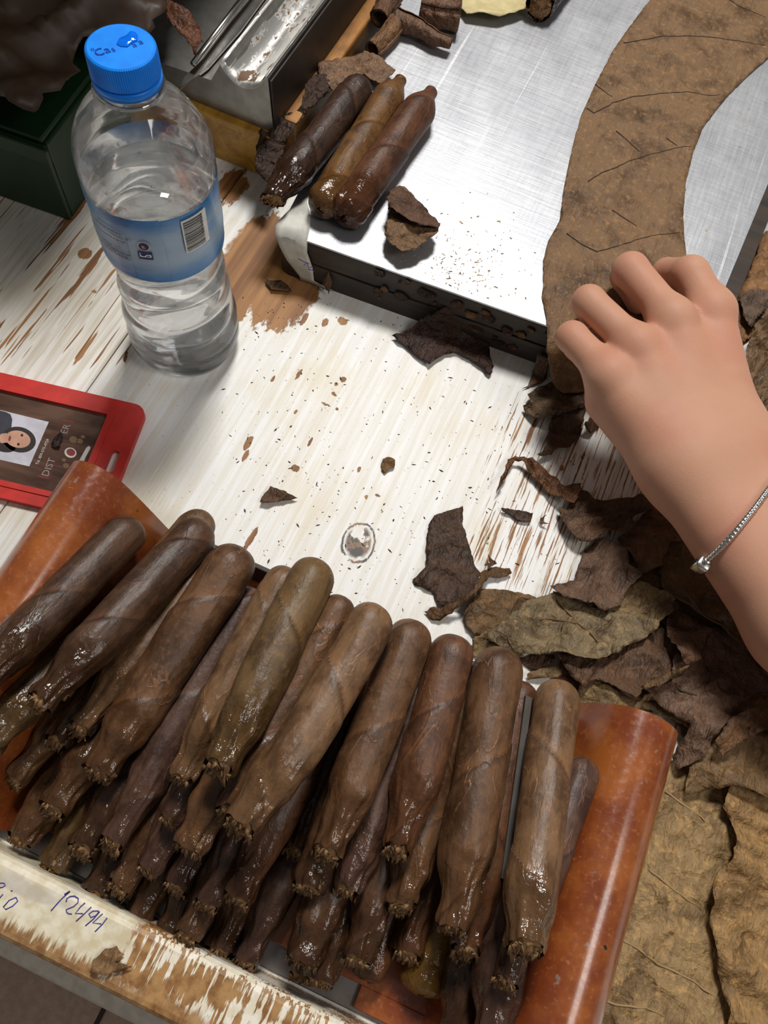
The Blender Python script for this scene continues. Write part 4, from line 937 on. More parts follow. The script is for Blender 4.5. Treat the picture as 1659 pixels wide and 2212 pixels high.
# rolling rod and knife blade lying on the ledge
rA, rB = U(417, 138, tzp - .012), U(560, -50, tzp - .010)
V, Fc = tube(rel([rA, rA.lerp(rB, .5), rB], rA), .0021, 14)
tag(obj('metal_rod', mesh('metal_rod', V, Fc), MT['silver'], None, True, rA), 'polished thin metal rod lying beside the trough', 'rod')
bl = [U(x, y, tzp - .0185) for x, y in ((383, 200), (420, 172), (450, 150), (520, 70), (600, -40), (575, -40), (500, 50), (440, 130), (400, 168))]
V, Fc = extrude_poly([p - bl[0] for p in bl], 0, .0012)
tag(obj('knife_blade', mesh('knife_blade', V, Fc), MT['silver'], None, False, bl[0]), 'flat dull knife blade under the metal rod', 'knife')
# tobacco flecks stuck on the trough
fill_poly([Vector((-.40, mo.y, 0)), Vector((mo.x + .012, mo.y, 0)), Vector((mo.x + .012, yb, 0)), Vector((-.40, yb, 0))], tzp)

# ================================================================== green crate and plastic bag in the shade
gc_ = U(152, 478)
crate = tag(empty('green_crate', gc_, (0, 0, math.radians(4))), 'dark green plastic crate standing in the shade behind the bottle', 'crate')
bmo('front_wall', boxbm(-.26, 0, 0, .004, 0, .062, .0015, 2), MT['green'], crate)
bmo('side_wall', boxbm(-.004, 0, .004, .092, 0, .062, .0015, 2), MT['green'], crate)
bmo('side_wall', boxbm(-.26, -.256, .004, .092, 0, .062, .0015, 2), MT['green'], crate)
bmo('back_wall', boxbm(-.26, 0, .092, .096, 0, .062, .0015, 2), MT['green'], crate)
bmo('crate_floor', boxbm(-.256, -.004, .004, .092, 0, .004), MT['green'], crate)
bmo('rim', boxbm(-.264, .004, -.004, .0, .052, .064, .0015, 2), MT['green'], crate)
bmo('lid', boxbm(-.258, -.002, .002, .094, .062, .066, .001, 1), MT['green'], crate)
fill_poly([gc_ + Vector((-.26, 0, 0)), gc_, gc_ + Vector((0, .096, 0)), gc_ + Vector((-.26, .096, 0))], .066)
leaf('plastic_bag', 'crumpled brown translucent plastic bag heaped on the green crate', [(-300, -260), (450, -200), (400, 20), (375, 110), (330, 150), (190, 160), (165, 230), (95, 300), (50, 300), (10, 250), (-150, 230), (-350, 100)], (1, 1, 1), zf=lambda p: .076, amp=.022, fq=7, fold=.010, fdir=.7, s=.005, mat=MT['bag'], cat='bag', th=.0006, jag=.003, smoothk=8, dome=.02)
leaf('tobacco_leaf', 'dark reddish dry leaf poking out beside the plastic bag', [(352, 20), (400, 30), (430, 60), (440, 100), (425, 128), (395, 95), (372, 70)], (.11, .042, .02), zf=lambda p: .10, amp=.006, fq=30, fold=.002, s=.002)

# ================================================================== water bottle
bp = Vector((-.2040, .2474, 0))
bottle = tag(empty('water_bottle', bp), 'clear plastic water bottle with blue cap and blue label, partly full', 'bottle')
BZ = [(.0, .0250), (.0015, .0295), (.005, .0332), (.011, .0348), (.017, .0346), (.0195, .0336), (.022, .0345), (.030, .0341), (.034, .0331), (.037, .0336), (.045, .0327), (.050, .0316), (.053, .0320), (.062, .0312), (.067, .0303), (.071, .0306), (.079, .0300), (.086, .0304), (.093, .0318), (.096, .0324),
      (.100, .0326), (.140, .0326), (.143, .0331), (.150, .0335), (.156, .0328), (.162, .0309), (.168, .0280), (.174, .0240), (.179, .0198), (.183, .0163), (.186, .0142), (.190, .0130), (.196, .0126), (.2025, .0126)]
def prof_r(z):
    for (za, ra), (zb, rb) in zip(BZ[:-1], BZ[1:]):
        if za <= z <= zb: return ra + (rb - ra) * (z - za) / (zb - za)
    return BZ[-1][1]
zs_ = sorted(set([a for a, b in BZ] + [a + (b - a) * k / 4 for (a, _), (b, _) in zip(BZ[:-1], BZ[1:]) for k in range(1, 4)]))
NB = 96; V = []; Fc = []
def brad(z, a):
    r = prof_r(z)
    if z < .018: r *= 1 - .035 * (1 - z / .018) * (.5 + .5 * math.cos(5 * a))       # petal foot
    if .143 < z < .178: r *= 1 + .006 * math.cos(9 * a + 40 * z)
    if .018 < z < .095: r += .0006 * math.sin(3 * a - z * 260) * sm(.018, .03, z)
    return r
for z in zs_:
    for k in range(NB):
        a = 2 * math.pi * k / NB; r = brad(z, a); V.append((r * math.cos(a), r * math.sin(a), z + .0004))
for i in range(len(zs_) - 1):
    for k in range(NB): Fc.append((i * NB + k, i * NB + (k + 1) % NB, (i + 1) * NB + (k + 1) % NB, (i + 1) * NB + k))
cidx = len(V); V.append((0, 0, .006))
for k in range(NB): Fc.append((cidx, (k + 1) % NB, k))
obj('bottle_body', mesh('bottle_body', V, Fc), MT['pet'], bottle)
WL = .128; V = []; Fc = []; wz_ = [z for z in zs_ if .0015 <= z < WL] + [WL]
for z in wz_:
    for k in range(NB):
        a = 2 * math.pi * k / NB; r = brad(z, a) - .0004; V.append((r * math.cos(a), r * math.sin(a), z + .0012))
for i in range(len(wz_) - 1):
    for k in range(NB): Fc.append((i * NB + k, i * NB + (k + 1) % NB, (i + 1) * NB + (k + 1) % NB, (i + 1) * NB + k))
cidx = len(V); V.append((0, 0, .0075))
for k in range(NB): Fc.append((cidx, (k + 1) % NB, k))
Fc.append(tuple((len(wz_) - 1) * NB + k for k in range(NB)))
obj('water', mesh('water', V, Fc), MT['water'], bottle)
# cap with knurled skirt and tamper ring
n = 288; V = []; Fc = []; cp = [(.0, .0140), (.0006, .0149), (.0100, .0147), (.0108, .0144), (.0113, .0136), (.0113, .0)]
cz0 = .1944
for (z, r) in cp:
    for k in range(n):
        a = 2 * math.pi * k / n; kn = (.00022 if k % 3 == 0 else -.0001) if .0005 < z < .0110 and r > .0138 else 0
        V.append(((r + kn) * math.cos(a), (r + kn) * math.sin(a), cz0 + z))
for i in range(len(cp) - 1):
    for k in range(n): Fc.append((i * n + k, i * n + (k + 1) % n, (i + 1) * n + (k + 1) % n, (i + 1) * n + k))
cap = obj('cap', mesh('cap', V, Fc), MT['blue'], bottle, True); cap.modifiers.new('e', 'EDGE_SPLIT').split_angle = math.radians(28)
V, Fc = lathe([(.0130, 0), (.0150, .0004), (.0152, .0036), (.0146, .0042), (.0130, .0042)], 96, False, False)
obj('tamper_ring', mesh('tamper_ring', [(x, y, z + .1898) for x, y, z in V], Fc), MT['blue'], bottle)
V, Fc = lathe([(.0128, 0), (.0160, .0004), (.0160, .0014), (.0128, .002)], 64, False, False)
obj('neck_ring', mesh('neck_ring', [(x, y, z + .1866) for x, y, z in V], Fc), MT['pet'], bottle)
def text_mesh(s, size):
    cu = bpy.data.curves.new('txt', 'FONT'); cu.body = s; cu.size = size; cu.resolution_u = 2
    o = bpy.data.objects.new('txt', cu); COL.objects.link(o); bpy.context.view_layer.update()
    me = bpy.data.meshes.new_from_object(o); bpy.data.objects.remove(o); me.materials.clear(); return me
def width(me): return max(v.co.x for v in me.vertices) - min(v.co.x for v in me.vertices)
ctop = cz0 + .01155
def cap_pt(px, py):
    p = U(px, py, ctop); return p - bp
p0 = cap_pt(204, 124); p1 = cap_pt(302, 92)
ang = math.atan2(p1.y - p0.y, p1.x - p0.x)
for s_, pxx, sz in (('o', (197, 110), .0032), ('Ca', (208, 122), .0060), ('s', (243, 112), .0046), ('a', (288, 102), .0046), ('a', (302, 96), .0046)):
    me = text_mesh(s_, sz); q = cap_pt(*pxx)
    for v in me.vertices: v.co = Matrix.Rotation(ang, 3, 'Z') @ Vector((v.co.x, v.co.y, 0)) + Vector((q.x, q.y, ctop + .00004))
    o = obj('cap_lettering', me, MT['blued'], cap, False)
sp = [cap_pt(x, y) for x, y in zc(140, 30, 4.1475)([(460, 270), (490, 215), (550, 190), (590, 150), (630, 160), (655, 190), (655, 240), (610, 255), (560, 295), (500, 290)])]
c = sum(sp, Vector()) / len(sp); sp = rounded([Vector((p.x, p.y, 0)) for p in sp], .0006, 3)
V = [Vector((p.x, p.y, ctop)) for p in sp] + [Vector((p.x * .8 + c.x * .2, p.y * .8 + c.y * .2, ctop + .0005)) for p in sp]; m = len(sp)
Fc = [tuple(range(m, 2 * m))] + [(i, (i + 1) % m, m + (i + 1) % m, m + i) for i in range(m)]
o = obj('water_smear', mesh('water_smear', V, Fc), plain('wet_blue', (.0, .16, .85), .08), cap)
# label
LR = .0331; LZ0, LZ1 = .0965, .1405
def ray_cyl(px, py, R=LR):
    d = ray(px, py); o_ = Vector((0, 0, CAMH)) - bp
    a = d.x ** 2 + d.y ** 2; b = 2 * (o_.x * d.x + o_.y * d.y); c_ = o_.x ** 2 + o_.y ** 2 - R * R; D = b * b - 4 * a * c_
    t = (-b - math.sqrt(max(0, D))) / (2 * a); p = o_ + d * t; return math.atan2(p.y, p.x), p.z
def cyl_patch(t0, t1, z0, z1, R, n=48, thick=.0):
    V = []; Fc = []; nzz = 8
    for i in range(n + 1):
        for j in range(nzz + 1):
            a = t0 + (t1 - t0) * i / n; z = z0 + (z1 - z0) * j / nzz
            rr = R + .00025 * math.sin(z * 900) ; V.append((rr * math.cos(a), rr * math.sin(a), z))
    for i in range(n):
        for j in range(nzz): Fc.append((i * (nzz + 1) + j, (i + 1) * (nzz + 1) + j, (i + 1) * (nzz + 1) + j + 1, i * (nzz + 1) + j + 1))
    return V, Fc
sa, _ = ray_cyl(352, 540)
V, Fc = cyl_patch(sa, sa + 2 * math.pi - .0, LZ0, LZ1, LR, 120); lab = obj('label', mesh('label', V, Fc), MT['label'], bottle)
V, Fc = cyl_patch(sa - .5, sa + .03, LZ0 + .0012, LZ1 + .0012, LR + .0004, 16); obj('label_overlap', mesh('label_overlap', V, Fc), MT['label'], lab)
def wrap(me, th0, z0, R=LR + .0010, rotq=0.0, name='print', mat='navy', par=None):
    for v in me.vertices:
        x, y = v.co.x * math.cos(rotq) - v.co.y * math.sin(rotq), v.co.x * math.sin(rotq) + v.co.y * math.cos(rotq)
        a = th0 + x / R; v.co = Vector((R * math.cos(a), R * math.sin(a), z0 + y))
    return obj(name, me, MT[mat], par or lab, False)
for s_, px, py, sz in (('MANTENIENDO', 286, 484, .0021), ('REQUERIDOS PARA', 279, 492, .0021), ('SYDUAL, SRL', 284, 522, .0021), ('.COM', 260, 536, .0020)):
    me = text_mesh(s_, sz); w = width(me); a, z = ray_cyl(px, py, LR + .001); wrap(me, a - w / (LR + .001), z, mat='navy', name='label_text')
random.seed(21)
for px, py, ln in ((265, 474, .014), (262, 508, .016), (245, 500, .012), (264, 524, .013), (240, 528, .012), (250, 544, .012), (274, 551, .016), (272, 557, .014), (282, 563, .016), (240, 512, .016)):
    a, z = ray_cyl(px, py, LR + .001); V = []; Fc = []; x = 0                # lines too small to read: rows of short dashes
    while x < ln:
        w = random.uniform(.0005, .0022); k = len(V); V += [(x, 0, 0), (x + w, 0, 0), (x + w, .0007, 0), (x, .0007, 0)]; Fc.append((k, k + 1, k + 2, k + 3)); x += w + random.uniform(.0003, .0006)
    wrap(mesh('label_small_print', V, Fc), a - ln / (LR + .001), z, mat='navy', name='label_small_print')
a, z = ray_cyl(311, 529)
V, Fc = lathe([(.0034, 0), (.0034, .0001)], 24); me = mesh('seal', [(x, y * .95, zz) for x, y, zz in V], Fc); wrap(me, a, z, LR + .0010, mat='pale', name='round_seal')
V, Fc = lathe([(.0025, 0), (.0025, .0001)], 20); me = mesh('seal', V, Fc); wrap(me, a, z, LR + .0012, mat='navy', name='round_seal_core')
me = mesh('seal_mark', [(-.001, -.0012, 0), (.0008, -.0012, 0), (.0002, .0008, 0), (-.0009, .0011, 0)], [(0, 1, 2, 3)]); wrap(me, a, z, LR + .0014, mat='face', name='seal_mark')
a, z = ray_cyl(315, 549)
me = mesh('logo', [(x * .0036, y * .0028, 0) for x, y in ((-1, -1), (-.5, -1), (0, -1), (.5, -1), (1, -1), (1, 1), (.5, 1), (0, 1), (-.5, 1), (-1, 1))], [(0, 1, 8, 9), (1, 2, 7, 8), (2, 3, 6, 7), (3, 4, 5, 6)]); wrap(me, a, z, LR + .0010, mat='navy', name='logo_panel')
for poly in ([(-.0028, -.001), (-.002, -.001), (-.002, .0008), (-.0028, .0008)], [(-.0028, .0012), (-.002, .0012), (-.002, .0019), (-.0028, .0019)], [(-.002, -.001), (.0002, -.001), (.0012, .0008), (.0005, .0008), (-.0003, -.0002), (-.002, -.0002)], [(.0008, .0010), (.0030, .0010), (.0030, -.001), (.0008, -.001), (.0008, -.0004), (.0022, -.0004), (.0022, .0004), (.0010, .0004)]):
    wrap(mesh('logo_mark', [(x, y, 0) for x, y in poly], [tuple(range(len(poly)))]), a, z, LR + .0012, mat='white', name='logo_mark')
# barcode, bars running around the bottle
ba, bz = ray_cyl(422, 498); bw, bh = .0150, .0220
bars = mesh('p', [(-bw / 2 + bw * i / 6, sgn * bh / 2, 0) for i in range(7) for sgn in (-1, 1)], [(2 * i, 2 * i + 2, 2 * i + 3, 2 * i + 1) for i in range(6)]); bcp = wrap(bars, ba, bz, LR + .0010, mat='white', name='barcode_panel')
random.seed(3); y = -bh / 2 + .001; V = []; Fc = []
while y < bh / 2 - .0014:
    w = random.choice((.0003, .0004, .0006, .0009)); k = len(V)
    for i in range(5):
        xx = -bw / 2 + .0008 + (bw - .0036) * i / 4; V += [(xx, y, 0), (xx, y + w, 0)]
    Fc += [(k + 2 * i, k + 2 * i + 2, k + 2 * i + 3, k + 2 * i + 1) for i in range(4)]; y += w + random.choice((.0003, .0004, .0006))
wrap(mesh('barcode_bars', V, Fc), ba, bz, LR + .0012, mat='black', name='barcode_bars', par=lab)
me = text_mesh('0 754894 0020 1', .0022); wrap(me, ba + .0030 / LR, bz + .0095, LR + .0012, -math.pi / 2, 'barcode_digits', 'black')
# droplets inside the shoulder
random.seed(8)
for k in range(16):
    a = random.uniform(-math.pi, math.pi) if k > 9 else sa + random.uniform(-.9, 1.2); z = random.uniform(.146, .176); r = prof_r(z) - .0004; s_ = random.uniform(.0005, .0012)
    bm = bmesh.new(); bmesh.ops.create_uvsphere(bm, u_segments=10, v_segments=7, radius=s_)
    for v in bm.verts: v.co = Vector((v.co.x * .5, v.co.y, v.co.z * 1.3))
    o = bmo('droplet', bm, MT['water'], bottle, True); o.location = ((r - s_ * .4) * math.cos(a), (r - s_ * .4) * math.sin(a), z); o.rotation_euler = (0, 0, a)

# ================================================================== red badge holder
bA, bB = U(0, 805, .004), U(262, 866, .004); bx = (bA - bB); bx.z = 0; bx.normalize()
bR0, bR1 = U(308, 905, .004), U(243, 1085, .004)
by_ = Vector((bx.y, -bx.x, 0)) * -1
if by_.dot(bR1 - bR0) < 0: by_ = -by_
# outer corner = crossing of the top edge and the right edge
dR = (bR1 - bR0).dot(by_); cor = bB + bx * ((bR0 - bB).dot(bx) - .0005); cor.z = 0
BWd = (U(0, 1075, .004) - cor).dot(by_); BLn = .112
badge = tag(empty('id_badge', cor), 'red plastic ID badge holder with a brown printed card and portrait', 'badge')
badge.rotation_euler = (0, 0, math.atan2(bx.y, bx.x))
ysg = 1 if Vector((-bx.y, bx.x, 0)).dot(by_) > 0 else -1
def bl_(p):                                  # px -> badge local (x along length from the slot end, y across)
    w = U(p[0], p[1], .0045) - cor; return Vector((w.dot(bx), w.dot(Vector((-bx.y, bx.x, 0))), 0))
o1 = rounded([Vector((0, 0, 0)), Vector((BLn, 0, 0)), Vector((BLn, ysg * BWd, 0)), Vector((0, ysg * BWd, 0))], .008, 6)
zq = zc(0, 780, 4.1475)
w0 = bl_(zq([(965, 480)])[0]); fw = abs(w0.y)
win = [Vector((w0.x, ysg * fw, 0)), Vector((BLn - .008, ysg * fw, 0)), Vector((BLn - .008, ysg * (BWd - fw * .9), 0)), Vector((w0.x, ysg * (BWd - fw * .9), 0))]
win = rounded(win, .0012, 3)
sc_ = [bl_(p) for p in zq([(1060, 800), (945, 990)])]; sl_c = (sc_[0] + sc_[1]) / 2
slot = rounded([Vector((sl_c.x + a * .0028, sl_c.y + b * .0078, 0)) for a, b in ((-1, -1), (1, -1), (1, 1), (-1, 1))], .0026, 4)
def holed(outer, holes, z0, z1):
    pts = [Vector((p.x, p.y)) for p in outer]; ed = [(i, (i + 1) % len(outer)) for i in range(len(outer))]; rings = [(0, len(outer))]
    for h in holes:
        s0 = len(pts); pts += [Vector((p.x, p.y)) for p in h]; ed += [(s0 + i, s0 + (i + 1) % len(h)) for i in range(len(h))]; rings.append((s0, len(h)))
    r = delaunay_2d_cdt(pts, ed, [], 1, 1e-8); V2 = r[0]; keep = []
    for f in r[2]:
        c = sum((V2[i] for i in f), Vector((0, 0))) / len(f)
        if not any(inside([(p.x, p.y) for p in h], c.x, c.y) for h in holes): keep.append(f)
    m = len(V2); V = [(v.x, v.y, z0) for v in V2] + [(v.x, v.y, z1) for v in V2]
    Fc = [tuple(f)[::-1] for f in keep] + [tuple(i + m for i in f) for f in keep]
    for s0, n in rings:
        for i in range(n): a, b = s0 + i, s0 + (i + 1) % n; Fc.append((a, b, b + m, a + m))
    bm = bmesh.new(); vs = [bm.verts.new(v) for v in V]
    for f in Fc:
        try: bm.faces.new([vs[i] for i in f])
        except ValueError: pass
    return bm
bmo('badge_frame', holed(o1, [win, slot], 0, .0045), MT['red'], badge)
ridge = [p * 1 for p in rounded([Vector((w0.x - .0042, ysg * (fw - .0035), 0)), Vector((BLn - .004, ysg * (fw - .0035), 0)), Vector((BLn - .004, ysg * (BWd - fw * .9 + .0035), 0)), Vector((w0.x - .0042, ysg * (BWd - fw * .9 + .0035), 0))], .004, 4)]
bmo('window_bezel', holed(ridge, [win], .0044, .0052), MT['red'], badge)
V, Fc = extrude_poly([Vector((w0.x - .001, ysg * (fw - .001), 0)), Vector((BLn - .007, ysg * (fw - .001), 0)), Vector((BLn - .007, ysg * (BWd - fw * .9 + .001), 0)), Vector((w0.x - .001, ysg * (BWd - fw * .9 + .001), 0))], .0008, .0026)
bm = bmesh.new(); vs = [bm.verts.new(v) for v in V]
for f in Fc: bm.faces.new([vs[i] for i in f])
card = bmo('card', bm, MT['card'], badge)
zq2 = zc(0, 840, 6.381)
def cprint(name, pts, mat, z, col=True):
    P = [bl_(p) for p in pts]; me = mesh(name, [(p.x, p.y, z) for p in P], [tuple(range(len(P)))])
    if me.polygons[0].normal.z < 0: me.flip_normals()
    return obj(name, me, MT[mat], card, False)
cprint('portrait_print', zq2([(-60, 260), (70, 290), (660, 435), (390, 1050), (0, 960), (-260, 900)]), 'portrait', .00266)
def ell(cx_, cy_, rx, ry, rot, n=28): return [(cx_ + rx * math.cos(t) * math.cos(rot) - ry * math.sin(t) * math.sin(rot), cy_ + rx * math.cos(t) * math.sin(rot) + ry * math.sin(t) * math.cos(rot)) for t in [2 * math.pi * i / n for i in range(n)]]
cprint('jacket_print', zq2([(-300, 200), (70, 300), (130, 330), (155, 400), (140, 540), (60, 560), (0, 720), (-50, 830), (-300, 900)]), 'jacket', .00270)
cprint('hair_print', zq2(ell(250, 680, 235, 175, .25) ), 'hair', .00274)
cprint('hair_print', zq2(ell(60, 790, 140, 65, .1)), 'hair', .00274)
cprint('face_print', zq2(ell(235, 675, 175, 118, .2)), 'face', .00278)
cprint('neck_print', zq2([(0, 600), (80, 590), (90, 720), (0, 730), (-40, 660)]), 'face', .00277)
for c_, rx, ry in (((290, 620), 34, 12), ((240, 745), 34, 12)): cprint('eye_print', zq2(ell(*c_, rx * .55, ry * 1.6, .25)), 'hair', .00282)
cprint('lips_print', zq2(ell(120, 665, 16, 38, .25)), 'reddark', .00282)
cprint('white_dash_print', zq2(rounded_px := [(1180, 790), (1215, 765), (1240, 790), (1170, 920), (1120, 1045), (1080, 1055), (1050, 1030), (1090, 950)]), 'pale', .00266)
# framed lettering strip
A0, A1 = bl_(zq2([(500, 1190)])[0]), bl_(zq2([(850, 400)])[0]); B0 = bl_(zq2([(660, 1230)])[0])
dirt = (A1 - A0); Lt = dirt.length; dirt.normalize(); wid = (B0 - A0); nd_ = Vector((-dirt.y, dirt.x, 0)); sgw = 1 if wid.dot(nd_) > 0 else -1; wd_ = abs(wid.dot(nd_))
fr = [A0, A1, A1 + nd_ * sgw * wd_, A0 + nd_ * sgw * wd_]
bmo('name_frame', holed(fr, [[f + (sum(fr, Vector()) / 4 - f).normalized() * .0007 for f in fr]], .00266, .00272), MT['reddark'], card)
def text_on(s_, size, org, d, mat, z=.00268):
    me = text_mesh(s_, size); a = math.atan2(d.y, d.x)
    for v in me.vertices: v.co = Matrix.Rotation(a, 3, 'Z') @ Vector((v.co.x, v.co.y, 0)) + Vector((org.x, org.y, z))
    return obj('card_lettering', me, MT[mat], card, False)
tb = A0 + nd_ * sgw * wd_ * (.85 if sgw < 0 else .2) + dirt * .0012
text_on('DIST', Lt / 6.6, tb, dirt, 'dim'); text_on('ER', Lt / 6.6, tb + dirt * Lt * .74, dirt, 'dim')
text_on('Tel. 809-575-4729', .0024, bl_(zq2([(510, 1030)])[0]), dirt, 'pale')
for (x, y, r) in ((1000, 680, 60), (960, 870, 75), (1090, 700, 45), (900, 1040, 45), (1130, 640, 30), (870, 960, 30)):
    cprint('leaf_emblem_print', zq2(ell(x, y, r, r * .8, .3, 10)), 'vein', .00266)
cprint('emblem_ring_print', zq2(ell(960, 860, 85, 70, .3, 20)), 'pale', .00267); cprint('emblem_core_print', zq2(ell(965, 855, 62, 50, .3, 20)), 'reddark', .00269)
fp_ = [bl_(p) for p in zq2([(705, 770), (770, 680), (850, 600), (855, 680), (810, 825), (740, 815)])]
leaf('leaf_scrap', 'tiny dark leaf chip lying on the red badge', zq2([(705, 770), (770, 680), (850, 600), (855, 680), (810, 825), (740, 815)]), (.02, .012, .01), zf=lambda p: .0034, amp=.0008, s=.0012, cat='leaf scrap')

# ================================================================== hand and forearm (one continuous surface)
def J(px, py, z): return np.array(U(px, py, z))
class SDF:
    pass
def cone(P, A, B, ra, rb):
    D = B - A; t = np.clip(((P - A) @ D) / D.dot(D), 0, 1); q = A + t[..., None] * D
    return np.sqrt(((P - q) ** 2).sum(-1)) - (ra + (rb - ra) * t)
def smin(a, b, k):
    h = np.clip(.5 + .5 * (b - a) / k, 0, 1); return b + (a - b) * h - k * h * (1 - h)
MCP = dict(i=J(1538, 672, .0780), m=J(1452, 690, .0820), r=J(1374, 748, .0790), p=J(1316, 812, .0720))
PIP = dict(i=J(1492, 592, .0790), m=J(1362, 584, .0780), r=J(1272, 652, .0720), p=J(1236, 728, .0650))
DIP = dict(i=J(1440, 590, .0570), m=J(1352, 598, .0540), r=J(1276, 670, .0520), p=J(1246, 748, .0480))
TIP = dict(i=J(1446, 632, .0480), m=J(1380, 650, .0475), r=J(1310, 715, .0475), p=J(1280, 790, .0450))
RAD = dict(i=(.0115, .0108, .0092, .0082), m=(.0104, .0106, .0092, .0082), r=(.0099, .0098, .0086, .0078), p=(.0104, .0092, .0080, .0072))
WU, WRd = J(1468, 1012, .066), J(1588, 958, .064)
EU, ER = J(1735, 1355, .066), J(1905, 1225, .064)
_ax = (EU + ER - WU - WRd) / 2; _ax /= np.linalg.norm(_ax); EU2, ER2 = EU + _ax * .13 + np.array([0, 0, .012]), ER + _ax * .13 + np.array([0, 0, .012])
def hand_sdf(P):
    fing = None
    for k in 'imrp':
        r = RAD[k]
        d = cone(P, MCP[k], PIP[k], r[0], r[1])
        d = smin(d, cone(P, PIP[k], DIP[k], r[1] * .98, r[2]), .003)
        d = smin(d, cone(P, DIP[k], TIP[k], r[2], r[3]), .003)
        fing = d if fing is None else smin(fing, d, .0012)
    # thumb, folded under the index finger
    t0, t1, t2, t3 = J(1585, 900, .058), J(1545, 770, .056), J(1505, 672, .053), J(1450, 606, .0485)
    th = smin(cone(P, t0, t1, .015, .0125), cone(P, t1, t2, .0120, .0108), .006); th = smin(th, cone(P, t2, t3, .0108, .0082), .003)
    palm = None
    for k, ra, rb, w in (('i', .0128, .0185, .9), ('m', .0130, .019, .62), ('r', .0126, .019, .35), ('p', .0118, .0170, .06)):
        d = cone(P, MCP[k] + np.array([0, 0, -.0015]), WU + (WRd - WU) * w, ra, rb)
        palm = d if palm is None else smin(palm, d, .012)
    for k in 'imrp': palm = smin(palm, np.sqrt(((P - MCP[k]) ** 2).sum(-1)) - RAD[k][0] * 1.08, .006)
    palm = smin(palm, cone(P, MCP['p'] + np.array([.006, -.006, -.016]), WU + np.array([0, 0, -.006]), .012, .015), .012)
    palm = smin(palm, cone(P, MCP['i'] + np.array([.002, -.012, -.016]), WRd + np.array([0, 0, -.006]), .013, .016), .012)
    arm = smin(cone(P, WU, EU, .0195, .0265), cone(P, WRd, ER, .0190, .0265), .020)
    arm = smin(arm, cone(P, (WU + WRd) / 2 + np.array([0, 0, .001]), (EU + ER) / 2, .0205, .031), .018)
    arm = smin(arm, smin(smin(cone(P, EU, EU2, .0265, .031), cone(P, ER, ER2, .0265, .031), .02), cone(P, (EU + ER) / 2, (EU2 + ER2) / 2, .031, .036), .018), .01)
    d = smin(palm, fing, .0065); d = smin(d, th, .008); d = smin(d, arm, .016)
    return d
allp = np.array(list(MCP.values()) + list(PIP.values()) + list(TIP.values()) + [WU, WRd, EU2, ER2])
lo = allp.min(0) - .035; hi = allp.max(0) + .035; lo[2] = ZP - .004; HS = .0014
nn = np.ceil((hi - lo) / HS).astype(int)
gx = [lo[i] + HS * np.arange(nn[i] + 1) for i in range(3)]
Fv = np.empty((len(gx[0]), len(gx[1]), len(gx[2])))
YY, ZZ = np.meshgrid(gx[1], gx[2], indexing='ij')
for ix in range(len(gx[0])):
    PP = np.stack([np.full(YY.shape, gx[0][ix]), YY, ZZ], -1); Fv[ix] = hand_sdf(PP)
def surface_nets(Fv):
    S_ = Fv < 0; nx_, ny_, nz_ = [n - 1 for n in Fv.shape]
    cnt = np.zeros((nx_, ny_, nz_)); acc = np.zeros((nx_, ny_, nz_, 3))
    cs = [(i, j, k) for i in (0, 1) for j in (0, 1) for k in (0, 1)]
    for a in range(8):
        for b in range(a + 1, 8):
            d = np.array(cs[b]) - np.array(cs[a])
            if np.abs(d).sum() != 1: continue
            A = Fv[cs[a][0]:cs[a][0] + nx_, cs[a][1]:cs[a][1] + ny_, cs[a][2]:cs[a][2] + nz_]
            B = Fv[cs[b][0]:cs[b][0] + nx_, cs[b][1]:cs[b][1] + ny_, cs[b][2]:cs[b][2] + nz_]
            m = (A < 0) != (B < 0); t = np.where(m, A / np.where(A == B, 1, A - B), 0)
            cnt += m
            for q in range(3): acc[..., q] += np.where(m, cs[a][q] + t * d[q], 0)
    has = cnt > 0; idx = -np.ones(has.shape, int); idx[has] = np.arange(has.sum())
    cell = np.stack(np.nonzero(has), -1); V = cell + acc[has] / cnt[has][:, None]
    Q = []
    for ax in range(3):
        sl0 = [slice(None)] * 3; sl1 = [slice(None)] * 3; sl0[ax] = slice(0, -1); sl1[ax] = slice(1, None)
        ch = S_[tuple(sl0)] != S_[tuple(sl1)]; e = np.stack(np.nonzero(ch), -1); inn = S_[tuple(sl0)][ch]
        o1, o2 = [a for a in range(3) if a != ax]
        ok = (e[:, o1] > 0) & (e[:, o2] > 0) & (e[:, o1] < has.shape[o1]) & (e[:, o2] < has.shape[o2]); e = e[ok]; inn = inn[ok]
        c = []
        for d1, d2 in ((0, 0), (-1, 0), (-1, -1), (0, -1)):
            q = e.copy(); q[:, o1] += d1; q[:, o2] += d2; c.append(idx[q[:, 0], q[:, 1], q[:, 2]])
        c = np.stack(c, -1); flip = inn if ax != 1 else ~inn
        c[~flip] = c[~flip][:, ::-1]; Q.append(c)
    return V, np.concatenate(Q)
hv, hq = surface_nets(Fv)
hv = lo + hv * HS
ho = Vector(((WU + WRd) / 2)); ho.z = ZP
me = mesh('hand', [Vector(p) - ho for p in hv], [tuple(int(i) for i in q) for q in hq if min(q) >= 0])
bm = bmesh.new(); bm.from_mesh(me); bmesh.ops.smooth_vert(bm, verts=bm.verts, factor=.5, use_axis_x=True, use_axis_y=True, use_axis_z=True)
bmesh.ops.recalc_face_normals(bm, faces=bm.faces); bm.to_mesh(me); bm.free()
person = obj('person', me, MT['skin'], None, True, ho)
tag(person, 'left hand and bare forearm with curled fingers pressing the wrapper leaf', 'person')
